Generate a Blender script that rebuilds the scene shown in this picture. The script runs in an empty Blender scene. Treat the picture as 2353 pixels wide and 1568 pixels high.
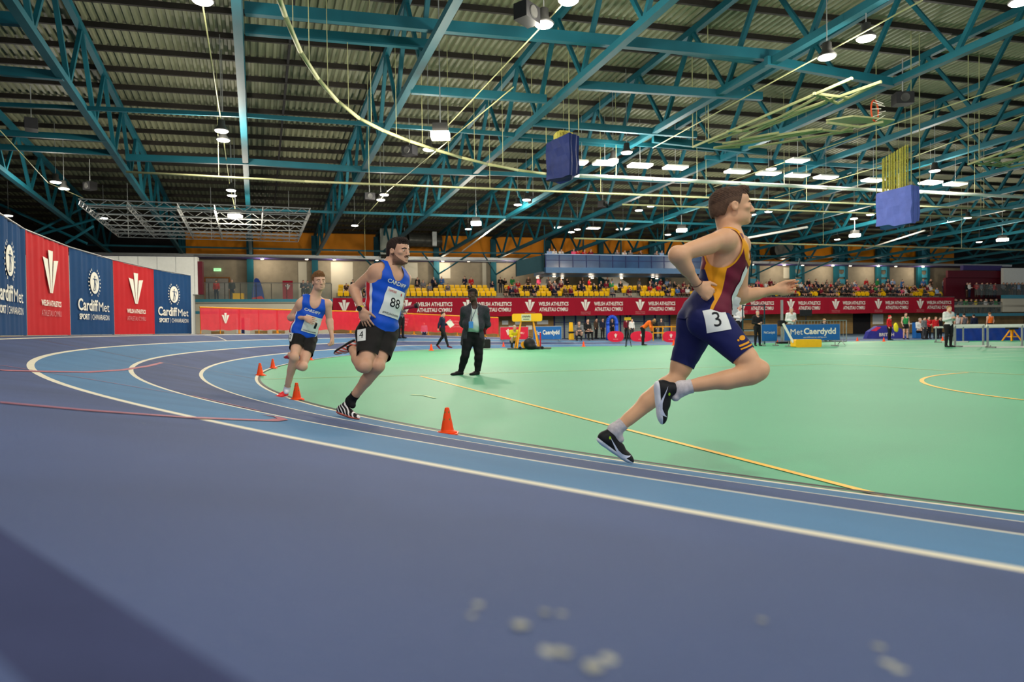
import bpy, bmesh, math, random
import numpy as np
from mathutils import Vector, Matrix
from mathutils.bvhtree import BVHTree
random.seed(7); rng = np.random.default_rng(7)
SC = bpy.context.scene
COL = SC.collection
# ---------------------------------------------------------------- camera
FPX, CAMH, PIT, ROL = 1450.0, 0.875, 0.0173, -0.013
_c, _s = math.cos(PIT), math.sin(PIT)
_cr, _sr = math.cos(ROL), math.sin(ROL)
cam_d = bpy.data.cameras.new('camera'); cam = bpy.data.objects.new('camera', cam_d); COL.objects.link(cam)
R0, U0, F0 = Vector((1, 0, 0)), Vector((0, _s, _c)), Vector((0, _c, -_s))
cx_ = R0 * _cr + U0 * _sr; cy_ = -R0 * _sr + U0 * _cr
M = Matrix.Identity(4)
for i in range(3):
    M[i][0] = cx_[i]; M[i][1] = cy_[i]; M[i][2] = -F0[i]; M[i][3] = (0, 0, CAMH)[i]
cam.matrix_world = M
cam_d.sensor_width = 36; cam_d.lens = 36 * FPX / 2353; cam_d.clip_start = 0.02; cam_d.clip_end = 300
cam_d.dof.use_dof = True; cam_d.dof.focus_distance = 5.6; cam_d.dof.aperture_fstop = 2.8
SC.camera = cam
# ---------------------------------------------------------------- world, view
w = bpy.data.worlds.new('world'); SC.world = w; w.use_nodes = True
w.node_tree.nodes['Background'].inputs[0].default_value = (0.80, 0.90, 0.98, 1)
w.node_tree.nodes['Background'].inputs[1].default_value = 0.5
SC.view_settings.view_transform = 'Standard'; SC.view_settings.look = 'None'
SC.view_settings.gamma = 1; SC.view_settings.exposure = 0.6; SC.view_settings.use_curve_mapping = False
LAMP_W = 480.0      # power of one high bay lamp
FLOOD_W = 1000.0
# ---------------------------------------------------------------- pixel rays (used to measure where things stand)
def ray(px, py):
    a = px - 1176.5; b = py - 784
    u = a * _cr + b * _sr; v = -a * _sr + b * _cr
    x = u / FPX; z = -v / FPX
    return Vector((x, _c + z * _s, -_s + z * _c))
CAM = Vector((0, 0, CAMH))
def at_z(px, py, z): d = ray(px, py); return CAM + d * ((z - CAMH) / d.z)
def at_y(px, py, Y): d = ray(px, py); return CAM + d * (Y / d.y)
E_ = Vector((.9745, .2243, 0)); N_ = Vector((-.2243, .9745, 0)); T_ = Vector((-.375, .927, 0)).normalized(); Z_ = Vector((0, 0, 1))
WB = Vector((-1.04, 58, 0))
def WP(s, off, z): return WB + E_ * s + N_ * off + Z_ * z
def at_w(px, py, off=0.0):      # hit the wall plane at that offset -> (s, z)
    d = ray(px, py); k = (WB + N_ * off - CAM).dot(N_) / d.dot(N_); P = CAM + d * k
    return (P - WB).dot(E_), P.z
# ---------------------------------------------------------------- materials
def lin(c):
    if isinstance(c, str): c = [int(c[i:i + 2], 16) / 255 for i in (0, 2, 4)]
    return tuple((x / 12.92 if x <= .04045 else ((x + .055) / 1.055) ** 2.4) for x in c)
MC = {}
def mat(name, col, rough=.6, metal=0.0, var=.12, scale=6.0, emit=0.0, bump=0.0, bscale=80.0, alpha=1.0, spec=.25, sheen=0):
    if name in MC: return MC[name]
    m = bpy.data.materials.new(name); m.use_nodes = True; nt = m.node_tree; b = nt.nodes['Principled BSDF']
    c = lin(col)
    b.inputs['Roughness'].default_value = rough; b.inputs['Metallic'].default_value = metal
    b.inputs['Specular IOR Level'].default_value = spec
    tc = nt.nodes.new('ShaderNodeTexCoord')
    if var > 0:
        n = nt.nodes.new('ShaderNodeTexNoise'); n.inputs['Scale'].default_value = scale; n.inputs['Detail'].default_value = 4
        nt.links.new(tc.outputs['Object'], n.inputs['Vector'])
        r = nt.nodes.new('ShaderNodeValToRGB')
        r.color_ramp.elements[0].position = .3; r.color_ramp.elements[1].position = .7
        r.color_ramp.elements[0].color = (*[x * (1 - var) for x in c], 1); r.color_ramp.elements[1].color = (*[min(1, x * (1 + var)) for x in c], 1)
        nt.links.new(n.outputs['Fac'], r.inputs['Fac']); nt.links.new(r.outputs['Color'], b.inputs['Base Color'])
    else: b.inputs['Base Color'].default_value = (*c, 1)
    if bump > 0:
        n2 = nt.nodes.new('ShaderNodeTexNoise'); n2.inputs['Scale'].default_value = bscale; n2.inputs['Detail'].default_value = 3
        nt.links.new(tc.outputs['Object'], n2.inputs['Vector'])
        bp = nt.nodes.new('ShaderNodeBump'); bp.inputs['Strength'].default_value = bump; bp.inputs['Distance'].default_value = .01
        nt.links.new(n2.outputs['Fac'], bp.inputs['Height']); nt.links.new(bp.outputs['Normal'], b.inputs['Normal'])
    if emit > 0:
        b.inputs['Emission Color'].default_value = (*c, 1); b.inputs['Emission Strength'].default_value = emit
    if alpha < 1: b.inputs['Alpha'].default_value = alpha
    MC[name] = m; return m
# ---------------------------------------------------------------- objects
def tag(o, label=None, cat=None, group=None, kind=None):
    if label: o['label'] = label
    if cat: o['category'] = cat
    if group: o['group'] = group
    if kind: o['kind'] = kind
    return o
def thing(name, label, cat, loc=(0, 0, 0), rz=0.0, group=None, kind=None):
    o = bpy.data.objects.new(name, None); COL.objects.link(o); o.location = loc; o.rotation_euler = (0, 0, rz)
    o.empty_display_size = .1
    return tag(o, label, cat, group, kind)
def link(name, me, parent=None):
    o = bpy.data.objects.new(name, me); COL.objects.link(o)
    if parent is not None: o.parent = parent
    return o
def copy_tree(o, parent=None):
    c = o.copy(); COL.objects.link(c)
    if parent is not None: c.parent = parent
    for ch in list(o.children): copy_tree(ch, c)
    return c
def np_mesh(name, V, T, mats, mi=None, smooth=True):
    V = np.asarray(V, np.float32); T = np.asarray(T, np.int32)
    me = bpy.data.meshes.new(name)
    me.vertices.add(len(V)); me.vertices.foreach_set('co', V.ravel())
    me.loops.add(len(T) * 3); me.loops.foreach_set('vertex_index', T.ravel())
    me.polygons.add(len(T)); me.polygons.foreach_set('loop_start', np.arange(len(T), dtype=np.int32) * 3)
    try: me.polygons.foreach_set('loop_total', np.full(len(T), 3, np.int32))
    except Exception: pass
    if mi is not None: me.polygons.foreach_set('material_index', np.asarray(mi, np.int32))
    me.polygons.foreach_set('use_smooth', np.full(len(T), smooth))
    for m in (mats if isinstance(mats, (list, tuple)) else [mats]): me.materials.append(m)
    me.update(calc_edges=True); me.validate(); return me
class MB:
    def __init__(s): s.v = []; s.f = []; s.m = []; s.cur = 0
    def add(s, vs, fs, m=None):
        b = len(s.v); s.v += [tuple(v) for v in vs]; s.f += [tuple(b + i for i in f) for f in fs]; s.m += [s.cur if m is None else m] * len(fs); return s
    def box(s, c, d, ax=None, m=None):
        c = Vector(c); X, Y, Zz = ax if ax else (Vector((1, 0, 0)), Vector((0, 1, 0)), Vector((0, 0, 1)))
        P = [c + X * (d[0] / 2 * i) + Y * (d[1] / 2 * j) + Zz * (d[2] / 2 * k) for i in (-1, 1) for j in (-1, 1) for k in (-1, 1)]
        return s.add(P, [(0, 1, 3, 2), (4, 6, 7, 5), (0, 4, 5, 1), (2, 3, 7, 6), (0, 2, 6, 4), (1, 5, 7, 3)], m)
    def bar(s, p, q, w, h, up=None, m=None):
        p = Vector(p); q = Vector(q); d = (q - p); L = d.length; d.normalize()
        up = Vector(up) if up else (Vector((0, 0, 1)) if abs(d.z) < .95 else Vector((0, 1, 0)))
        x = d.cross(up).normalized(); u = x.cross(d)
        return s.box((p + q) / 2, (L, w, h), (d, x, u), m)
    def tube(s, p, q, r, n=8, r2=None, m=None, cap=True):
        p = Vector(p); q = Vector(q); d = (q - p).normalized(); up = Vector((0, 0, 1)) if abs(d.z) < .95 else Vector((0, 1, 0))
        x = d.cross(up).normalized(); y = d.cross(x); r2 = r if r2 is None else r2; P = []
        for k in range(n):
            a = 2 * math.pi * k / n; o = x * math.cos(a) + y * math.sin(a); P += [p + o * r, q + o * r2]
        F = [(2 * k, 2 * k + 1, (2 * k + 3) % (2 * n), (2 * k + 2) % (2 * n)) for k in range(n)]
        if cap: F += [tuple(2 * k for k in range(n)), tuple(2 * k + 1 for k in range(n - 1, -1, -1))]
        return s.add(P, F, m)
    def path(s, pts, r, n=6, m=None):
        for a, b in zip(pts[:-1], pts[1:]): s.tube(a, b, r, n, m=m)
        return s
    def lathe(s, prof, n=20, c=(0, 0, 0), m=None):
        P = []; c = Vector(c)
        for r, z in prof:
            for k in range(n): a = 2 * math.pi * k / n; P.append(c + Vector((r * math.cos(a), r * math.sin(a), z)))
        F = []
        for i in range(len(prof) - 1):
            for k in range(n): F.append((i * n + k, i * n + (k + 1) % n, (i + 1) * n + (k + 1) % n, (i + 1) * n + k))
        F.append(tuple(range(n - 1, -1, -1))); F.append(tuple((len(prof) - 1) * n + k for k in range(n)))
        return s.add(P, F, m)
    def prism(s, poly, z0, z1, m=None):
        n = len(poly); P = [Vector((x, y, z0)) for x, y in poly] + [Vector((x, y, z1)) for x, y in poly]
        return s.add(P, [tuple(range(n - 1, -1, -1)), tuple(range(n, 2 * n))] + [(i, (i + 1) % n, n + (i + 1) % n, n + i) for i in range(n)], m)
    def slab(s, poly, o, X, Y, Zd, d, m=None):   # 2D polygon extruded by d along Zd
        n = len(poly); P = [o + X * x + Y * y for x, y in poly]; P += [p + Zd * d for p in P]
        return s.add(P, [tuple(range(n - 1, -1, -1)), tuple(range(n, 2 * n))] + [(i, (i + 1) % n, n + (i + 1) % n, n + i) for i in range(n)], m)
    def flat(s, tris, o, X, Y, m=None):
        vs, fs = tris
        return s.add([o + X * x + Y * y for x, y in vs], fs, m)
    def mesh(s, name, mats, smooth=False):
        me = bpy.data.meshes.new(name); me.from_pydata(s.v, [], s.f)
        for m in (mats if isinstance(mats, (list, tuple)) else [mats]): me.materials.append(m)
        me.polygons.foreach_set('material_index', s.m)
        if smooth: me.polygons.foreach_set('use_smooth', [True] * len(s.f))
        bm = bmesh.new(); bm.from_mesh(me); bmesh.ops.recalc_face_normals(bm, faces=bm.faces); bm.to_mesh(me); bm.free()
        me.update(); return me
    def build(s, name, mats, parent=None, smooth=False): return link(name, s.mesh(name, mats, smooth), parent)
def world_mb(o, mbobj):   # nothing to do: geometry is given in world coordinates, thing sits at origin
    return mbobj
TXT = {}
def text2d(s, size=1.0, bold=.0, align='CENTER', shear=0.0):
    k = (s, bold, align, shear)
    if k not in TXT:
        cu = bpy.data.curves.new('t', 'FONT'); cu.body = s; cu.align_x = align; cu.align_y = 'CENTER'; cu.offset = bold; cu.resolution_u = 3; cu.shear = shear
        o = bpy.data.objects.new('t', cu); COL.objects.link(o); dg = bpy.context.evaluated_depsgraph_get(); dg.update()
        me = o.evaluated_get(dg).to_mesh()
        TXT[k] = ([(v.co.x, v.co.y) for v in me.vertices], [tuple(p.vertices) for p in me.polygons])
        o.evaluated_get(dg).to_mesh_clear(); bpy.data.objects.remove(o); bpy.data.curves.remove(cu)
    v, f = TXT[k]
    return ([(x * size, y * size) for x, y in v], f)
def fit2d(t, w, h, cx=0, cy=0):
    v, f = t; xs = [a for a, b in v]; ys = [b for a, b in v]
    sx = w / (max(xs) - min(xs)); sy = h / (max(ys) - min(ys)); mx = (max(xs) + min(xs)) / 2; my = (max(ys) + min(ys)) / 2
    return ([((x - mx) * sx + cx, (y - my) * sy + cy) for x, y in v], f)
def feather(w, h, cx=0, cy=0):    # emblem of three tapering plumes
    P = []; F = []
    for xb0, xb1, xt0, xt1, yt in ((-.085, -.03, -.5, -.19, .78), (-.022, .022, -.15, .15, 1.0), (.03, .085, .19, .5, .78)):
        b = len(P)
        for x, y in ((xb0, 0), (xb1, 0), (xt1, yt + (.03 if xt1 > .3 else 0)), (xt0, yt + (.03 if xt0 < -.3 else 0))):
            P.append((cx + x * w, cy + (y - .5) * h))
        F.append(tuple(range(b, b + 4)))
    return P, F
def disc2d(r, cx=0, cy=0, n=28, rx=1.0): return ([(cx + r * rx * math.cos(2 * math.pi * k / n), cy + r * math.sin(2 * math.pi * k / n)) for k in range(n)], [tuple(range(n))])
def rect2d(w, h, cx=0, cy=0): return ([(cx - w / 2, cy - h / 2), (cx + w / 2, cy - h / 2), (cx + w / 2, cy + h / 2), (cx - w / 2, cy + h / 2)], [(0, 1, 2, 3)])
WHITE = mat('white_print', 'E8E4DA', .6, var=.04)
BLACK = mat('black_plastic', '121214', .5, var=.2)
TEAL = mat('teal_steel', '0A4C58', .6, var=.12, scale=1.2)
CREAM = mat('cream_metal', '98986E', .6, var=.08)
GREYM = mat('grey_metal', '9A9C9A', .4, .6, var=.08)
ORD = ['first', 'second', 'third', 'fourth', 'fifth', 'sixth', 'seventh', 'eighth', 'ninth', 'tenth', 'eleventh', 'twelfth', 'thirteenth', 'fourteenth', 'fifteenth', 'sixteenth', 'seventeenth', 'eighteenth', 'nineteenth', 'twentieth'] + ['%d%s' % (n, {1: 'st', 2: 'nd', 3: 'rd'}.get(n % 10, 'th')) for n in range(21, 80)]
# ================================================================ track and floor (fitted from the painted lane lines)
BCX, BCY, LW, RB = 13.5032, 19.3864, 0.8902, 19.968
ZK = [0, .1896, .3788, .5684, .7442]; B1, B2, RR1, RR2 = -0.339, -0.2045, 0.6554, 0.6492
AZ0 = math.atan2(-BCY, -BCX)
def zprof(k):
    if k <= 0: return 0.0
    if k >= 4: return ZK[4] + min(k - 4, .12) * .17
    i = int(k); return ZK[i] + (ZK[i + 1] - ZK[i]) * (k - i)
TH0, TH1 = -1.50, 1.30
def trk(k, th, lift=0.0):
    ext = 0.0; t = th
    if th < TH0: ext = th - TH0; t = TH0
    if th > TH1: ext = th - TH1; t = TH1
    R = RB + k * LW + RR1 * t + RR2 * t * t
    m = 1 + B1 * t + B2 * t * t
    if ext < 0: m *= max(0.0, 1 + ext / .9)
    p = Vector((BCX + R * math.cos(AZ0 + t), BCY + R * math.sin(AZ0 + t), zprof(k) * m + .006 + lift))
    if ext < 0: p += E_ * (-ext * RB)
    if ext > 0: p += E_ * (ext * RB)
    return p
LN = .055 / 2 / LW
ths = list(np.linspace(TH0 - 2.6, TH0, 60)[:-1]) + list(np.linspace(TH0, TH1, 520)) + list(np.linspace(TH1, TH1 + 1.2, 8)[1:])
def lane_mat(name, col, hi):
    m = mat(name, col, .5, var=.10, scale=1.3, bump=.35, bscale=260); return m
M_LIGHT = mat('track_light_blue', '42729A', .75, var=.10, scale=1.4, bump=.5, bscale=240, spec=.35)
M_DARK = mat('track_dark_blue', '374872', .75, var=.16, scale=1.4, bump=.5, bscale=240, spec=.35)
M_LINE = mat('lane_paint', 'D8D0B8', .7, var=.06, scale=8)
M_GAP = mat('kerb_gap_shade', '161A18', .6, var=.2)
M_RED = mat('faded_red_paint', 'A0505F', .6, var=.12)
def ring(mb, k0, k1, m, nsub=1, a=0, b=None, lift=0.0):
    tt = ths[a:b]; n = nsub + 1; P = []
    for th in tt:
        for j in range(n): P.append(trk(k0 + (k1 - k0) * j / nsub, th, lift))
    F = [(i * n + j, i * n + j + 1, (i + 1) * n + j + 1, (i + 1) * n + j) for i in range(len(tt) - 1) for j in range(nsub)]
    mb.add(P, F, m)
mb = MB()
edges = [0, 1, 2, 3, 4]
for i in range(4):
    ring(mb, i + LN, i + 1 - LN, 0 if i % 2 == 0 else 1, 3)
for k in (0, 1, 2, 3): ring(mb, k - LN, k + LN, 2)
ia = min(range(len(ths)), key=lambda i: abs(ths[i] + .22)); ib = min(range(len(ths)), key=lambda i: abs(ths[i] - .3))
ring(mb, 4 - LN, 4 + LN, 2, 1, 0, ia + 1); ring(mb, 4 - LN, 4 + LN, 4, 1, ia, ib + 1); ring(mb, 4 - LN, 4 + LN, 2, 1, ib, None)  # outer line turns dark along the stretch nearest the camera
ring(mb, 4 + LN, 4.15, 1)
# flat apron outside the bank, and its skirt down to the hall floor
def apr(th, out, z): 
    p = trk(4.15, th); q = trk(5.15, th); d = (q - p); d.z = 0; d.normalize(); r = p + d * out
    if z is not None: r.z = z
    return r
P = []; F = []
for th in ths: P += [trk(4.15, th), apr(th, 4.2, None), apr(th, 4.2, -.02)]
for i in range(len(ths) - 1): F += [(3 * i, 3 * i + 1, 3 * i + 4, 3 * i + 3), (3 * i + 1, 3 * i + 2, 3 * i + 5, 3 * i + 4)]
mb.add(P, F, 1)
# black strip painted as the shadow gap at the raised edge by the infield
ring(mb, -LN - .045, -LN, 3, 1, 0, None, .006)
# worn chalk spots just in front of the lens
def track_hit(px, py):
    d = ray(px, py); k = .02
    while k < 60:
        P = CAM + d * k; v = Vector((P.x - BCX, P.y - BCY)); t = math.atan2(v.y, v.x) - AZ0
        t = (t + math.pi) % (2 * math.pi) - math.pi; kk = (v.length - RB - RR1 * t - RR2 * t * t) / LW
        if kk >= -.05 and P.z < trk(max(kk, 0), t).z: return P, kk, t
        k += .004 if k < 3 else .01
    return None
SP = [(1100, 1395, 16), (1085, 1420, 10), (1200, 1442, 24), (1252, 1412, 12), (1290, 1416, 12), (1265, 1505, 24), (1290, 1503, 22), (1365, 1540, 26), (1398, 1520, 24), (1750, 1430, 10), (2040, 1530, 20), (2065, 1545, 16), (2020, 1492, 14), (330, 975, 3), (1160, 980, 3)]
for px, py, r in SP:
    h = track_hit(px, py)
    if not h: continue
    c, kk, t = h; dist = (c - CAM).length; rr = r * dist / FPX
    n = 12; P = []
    tx = (trk(kk, t + .01) - trk(kk, t)).normalized(); ty = (trk(kk + .05, t) - trk(kk, t)).normalized()
    for q in range(n):
        a = 2 * math.pi * q / n; f = rr * (.6 + .6 * random.random())
        P.append(c + tx * (math.cos(a) * f) + ty * (math.sin(a) * f * 1.0) + Z_ * .0015)
    mb.add(P, [tuple(range(n))], 5)
track = mb.build('floor_banked_track', [M_LIGHT, M_DARK, M_LINE, M_GAP, mat('dark_line_run', '343A58', .95, var=.2, spec=.05), mat('worn_chalk', '9C9C8E', .8, var=.3, scale=30)], smooth=False); tag(track, kind='structure')
# faded red court lines across the bend
def track_line(name, pts, wd, m, lift=.003):
    P = []; F = []; H = []
    for (a, b) in zip(pts[:-1], pts[1:]):
        for q in range(8):
            f = q / 8; H.append((a[0] + (b[0] - a[0]) * f, a[1] + (b[1] - a[1]) * f))
    H.append(pts[-1]); W_ = []
    for p in H:
        h = track_hit(*p)
        if h: W_.append((h[0], h[1], h[2]))
    for i, (c, kk, t) in enumerate(W_):
        a = W_[max(i - 1, 0)][0]; b = W_[min(i + 1, len(W_) - 1)][0]; d = (b - a); d.z = 0; d.normalize(); s = d.cross(Z_) * (wd / 2)
        for g in (s, -s):
            q = c + g; v = Vector((q.x - BCX, q.y - BCY)); tt = math.atan2(v.y, v.x) - AZ0; tt = (tt + math.pi) % (2 * math.pi) - math.pi
            k2 = (v.length - RB - RR1 * tt - RR2 * tt * tt) / LW; q.z = trk(max(k2, 0), tt).z + lift; P.append(q)
    F = [(2 * i, 2 * i + 1, 2 * i + 3, 2 * i + 2) for i in range(len(W_) - 1)]
    o = MB().add(P, F).build(name, m); tag(o, kind='structure'); return o
track_line('trim_1', [(0, 927), (200, 945), (440, 962), (480, 963), (560, 966), (625, 968), (650, 965), (640, 960), (610, 955)], .05, M_RED)
track_line('trim_2', [(0, 852), (70, 854), (200, 856), (280, 851), (340, 842), (372, 834)], .06, M_RED)
track_line('trim_3', [(75, 779), (210, 803), (330, 827), (460, 848), (585, 871)], .04, mat('faded_brown_paint', '7A6468', .6))
track_line('trim_4', [(0, 840), (180, 868), (370, 900), (440, 910), (600, 946)], .03, M_RED)
track_line('trim_5', [(470, 771), (500, 774), (520, 783)], .05, M_LINE)
# hall floor: blue sports floor everywhere, green infield inside the kerb
fl = MB(); fl.add([(-70, -25, -.03), (110, -25, -.03), (110, 110, -.03), (-70, 110, -.03)], [(0, 1, 2, 3)])
tag(fl.build('floor', mat('hall_floor_blue', '4E6880', .7, var=.06, scale=.4, bump=.1, bscale=120, spec=.3)), kind='structure')
bm = bmesh.new(); vs = []
for th in ths: p = trk(-.06, th); p.z = 0.0; vs.append(bm.verts.new(p))
f = bm.faces.new(vs); bmesh.ops.triangulate(bm, faces=[f]); bmesh.ops.recalc_face_normals(bm, faces=bm.faces)
if sum(f.normal.z for f in bm.faces) < 0: bmesh.ops.reverse_faces(bm, faces=bm.faces)
me = bpy.data.meshes.new('floor_infield'); bm.to_mesh(me); bm.free(); me.materials.append(mat('infield_green', '47A074', .58, var=.05, scale=.6, bump=.25, bscale=160, spec=.5))
inf = link('floor_infield', me); tag(inf, kind='structure')
YEL = mat('yellow_line_paint', 'F0B820', .5, var=.05); YEL2 = mat('thin_yellow_line_paint', 'B3C56C', .5, var=.05); WLN = mat('pale_line_paint', 'BFE3C4', .5, var=.05)
def gline(name, pts, wd, m, z=.004):
    P = []; 
    for i, c in enumerate(pts):
        a = pts[max(i - 1, 0)]; b = pts[min(i + 1, len(pts) - 1)]; d = (b - a); d.z = 0; d.normalize(); s = d.cross(Z_) * (wd / 2)
        P += [c + s + Z_ * z, c - s + Z_ * z]
    o = MB().add(P, [(2 * i, 2 * i + 1, 2 * i + 3, 2 * i + 2) for i in range(len(pts) - 1)]).build(name, m); tag(o, kind='structure'); return o
gz = lambda x, y: at_z(x, y, 0.0)
gline('trim_6', [gz(966, 865), gz(2030, 1141)], .05, YEL)
gline('trim_7', [gz(608, 872), gz(1000, 862), gz(1300, 853), gz(1560, 846), gz(1780, 841)], .05, YEL2)
gline('trim_8', [gz(1780, 841), gz(1900, 837), gz(2000, 841), gz(2130, 850), gz(2353, 862)], .05, YEL2)
A_, B_, C_ = gz(2118, 876), gz(2225, 857), gz(2353, 920)
# the key circle: through three measured points
ax, ay, bx, by, cx, cy = A_.x, A_.y, B_.x, B_.y, C_.x, C_.y
dd = 2 * (ax * (by - cy) + bx * (cy - ay) + cx * (ay - by))
ux = ((ax * ax + ay * ay) * (by - cy) + (bx * bx + by * by) * (cy - ay) + (cx * cx + cy * cy) * (ay - by)) / dd
uy = ((ax * ax + ay * ay) * (cx - bx) + (bx * bx + by * by) * (ax - cx) + (cx * cx + cy * cy) * (bx - ax)) / dd
rr = math.hypot(ax - ux, ay - uy)
a0 = math.atan2(by - uy, bx - ux); a1 = math.atan2(cy - uy, cx - ux); am = math.atan2(ay - uy, ax - ux)
while am < a0: am += 2 * math.pi
while a1 < am: a1 += 2 * math.pi
gline('trim_9', [Vector((ux + rr * math.cos(a0 + (a1 - a0) * i / 60), uy + rr * math.sin(a0 + (a1 - a0) * i / 60), 0)) for i in range(61)], .06, YEL)
# pale lines of the sprint straight on the right
for i, (p, q) in enumerate([((1800, 809), (2353, 829)), ((1760, 804), (2353, 805)), ((2100, 819), (2353, 811)), ((1990, 815), (2353, 803)), ((2190, 824), (2353, 819)), ((1850, 798), (2353, 795)), ((1900, 792), (2353, 789)), ((1775, 806), (1900, 812))]):
    gline('trim_%d' % (10 + i), [gz(*p), gz(*q)], .05, WLN, .004 + i * .0006)
gline('trim_18', [gz(1960, 787), gz(2130, 784)], .25, mat('salmon_strip', 'E08E76', .5))
gline('trim_19', [gz(945, 908), gz(975, 910), gz(1000, 916)], .05, mat('tape_tan', 'A8C98A', .6), .006)
# ================================================================ hall shell
M_CREAMW = mat('cream_wall_panel', 'CFC8B2', .6, var=.05, scale=.5); M_BEIGE = mat('beige_block_wall', '8E8470', .8, var=.10, scale=2)
M_ORANGE = mat('orange_wall_panel', 'E88C10', .6, var=.06, scale=.5); M_WOOD = mat('oak_board_wall', '9A7A48', .6, var=.2, scale=1.5)
M_TEALB = mat('teal_fascia', '3C8CA0', .5, var=.06); M_DKT = mat('dark_teal', '123C44', .6, var=.1); M_MAROON = mat('maroon_panel', '5A1020', .6, var=.08)
M_GLASS = mat('balustrade_glass', 'C6DDD6', .08, var=0, alpha=.06); M_NAVY = mat('navy_frame', '1E2A5C', .5, var=.1)
M_DARK2 = mat('dark_interior', '1C1A1C', .8, var=.2); M_PURP = mat('purple_fascia', '3A2F6A', .6, var=.1); M_WHITEP = mat('white_panel', 'E4E4DC', .6, var=.03)
AX = (E_, N_, Z_)
def wbox(mb, s0, s1, o0, o1, z0, z1, m=None): return mb.box(WP((s0 + s1) / 2, (o0 + o1) / 2, (z0 + z1) / 2), (s1 - s0, o1 - o0, z1 - z0), AX, m)
def S(px, off=0.0, py=700): return at_w(px, py, off)[0]
def Zw(px, py, off=0.0): return at_w(px, py, off)[1]
SL, SB, SR, SE = -44.0, S(765), S(2192), 64.0
ZG = 3.75          # gallery slab top
OB = 6.0           # back wall of the gallery
def ztop(tau): return 10.2 + .07 * tau
def zbot(tau): return 8.0 + .045 * tau
def RP(s, tau, dz=0.0, top=True):
    p = WB + N_ * OB + E_ * s - T_ * tau; p.z = (ztop(tau) if top else zbot(tau)) + dz; return p
# back wall: stacked bands
mb = MB(); wbox(mb, SL, SE, OB, OB + .3, 0, 7.9, 0); wbox(mb, S(427, OB), S(2192, OB), OB - .02, OB + .3, 7.9, 10.6, 1)
wbox(mb, SL, S(427, OB), OB, OB + .3, 7.9, 10.6, 2); wbox(mb, S(2192, OB), SE + 40, OB, OB + .3, 7.9, 10.6, 2); wbox(mb, SE, SE + 40, OB, OB + .3, 0, 7.9, 2)
for px0, px1, py0, py1, m in ((607, 644, 657, 690, 0), (685, 706, 602, 690, 3), (760, 812, 602, 690, 3), (655, 684, 602, 655, 0), (1108, 1118, 602, 690, 3), (1000, 1035, 604, 640, 3), (930, 960, 604, 640, 3), (1800, 1830, 615, 640, 3), (2060, 2105, 655, 680, 0)):
    s0, z1 = at_w(px0, py0, OB); s1, z0 = at_w(px1, py1, OB); wbox(mb, s0, s1, OB - .03, OB, max(z0, ZG), z1, m)
far = mb.build('wall_far', [M_BEIGE, M_ORANGE, M_DARK2, M_CREAMW]); tag(far, kind='structure')
# soffit rail and purple light trough above the gallery
mb = MB(); wbox(mb, SL, SE, OB - 1.9, OB - .02, 7.72, 7.9, 0); wbox(mb, SL, SE, OB - 2.0, OB - 1.85, 7.75, 8.0, 1)
tag(mb.build('trim_30', [M_PURP, GREYM]), kind='structure')
# gallery slab with stepped seating tiers
mb = MB(); wbox(mb, SL, SB, 0, OB, ZG - .4, ZG, 0); wbox(mb, SL, SB, -.04, 0, ZG - .22, ZG + .02, 1)
wbox(mb, SB, SR, 0, OB, 2.3, ZG, 0)
for r in (1, 2): wbox(mb, SB + .2, SR - .3, .45 + .85 * r, OB - .02, ZG + .34 * (r - 1), ZG + .34 * r, 0)
wbox(mb, SR, SE, 0, OB, ZG - 1.0, ZG - .75, 0)
tag(mb.build('floor_gallery', [mat('gallery_slab', 'A9A595', .7, var=.05), M_TEALB]), kind='structure')
# wall under the gallery, left part (cream, teal string course) and recessed part with glazing
mb = MB(); wbox(mb, SL, SB - .1, 0, .25, 0, ZG - .3, 0); wbox(mb, SL, SB - .1, -.05, 0, 2.55, 2.78, 1); wbox(mb, SL, SB - .1, -.02, 0, 0, 2.55, 0)
s0 = S(543, -.03, 750); s1 = S(574, -.03, 750); wbox(mb, s0, s1, -.06, 0, 0.0, 2.2, 2); wbox(mb, (s0 + s1) / 2 - .12, (s0 + s1) / 2 + .12, -.08, 0, 0, 2.2, 3)
for px in (500, 600, 640): s = S(px, 0, 750); wbox(mb, s - .5, s + .5, -.04, 0, 0, 1.1, 4)
tag(mb.build('wall_gallery_front', [M_CREAMW, M_TEALB, M_WHITEP, M_NAVY, M_WOOD]), kind='structure')
OG = 2.6
mb = MB(); wbox(mb, SB - .1, S(1272, OG), OG, OG + .2, 0, 2.3, 0); wbox(mb, S(1540, OG), S(2050, OG), OG, OG + .2, 0, 2.3, 0); wbox(mb, S(2050, OG), SE, OG, OG + .2, 0, 2.3, 0)
for i in range(10): wbox(mb, SB - .1, SE, OG - .015, OG, .2 + i * .22, .215 + i * .22, 1)
s0, z1 = at_w(1960, 724, OG - .02); s1, _ = at_w(2000, 724, OG - .02); wbox(mb, s0, s1, OG - .04, OG, 0, 2.25, 2)
s0 = S(2005, OG - .02); s1 = S(2029, OG - .02); wbox(mb, s0, s1, OG - .05, OG, 1.0, 2.1, 3)
for px in (1160, 1190, 1252, 1175, 1215, 1240): s = S(px, OG); wbox(mb, s - .3, s + .3, OG - .04, OG, .9 if px % 2 else 1.4, 1.3 if px % 2 else 1.8, 3)
tag(mb.build('wall_ground_floor', [M_WOOD, mat('board_gap', '6E5530', .7), M_DARK2, M_WHITEP]), kind='structure')
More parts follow.
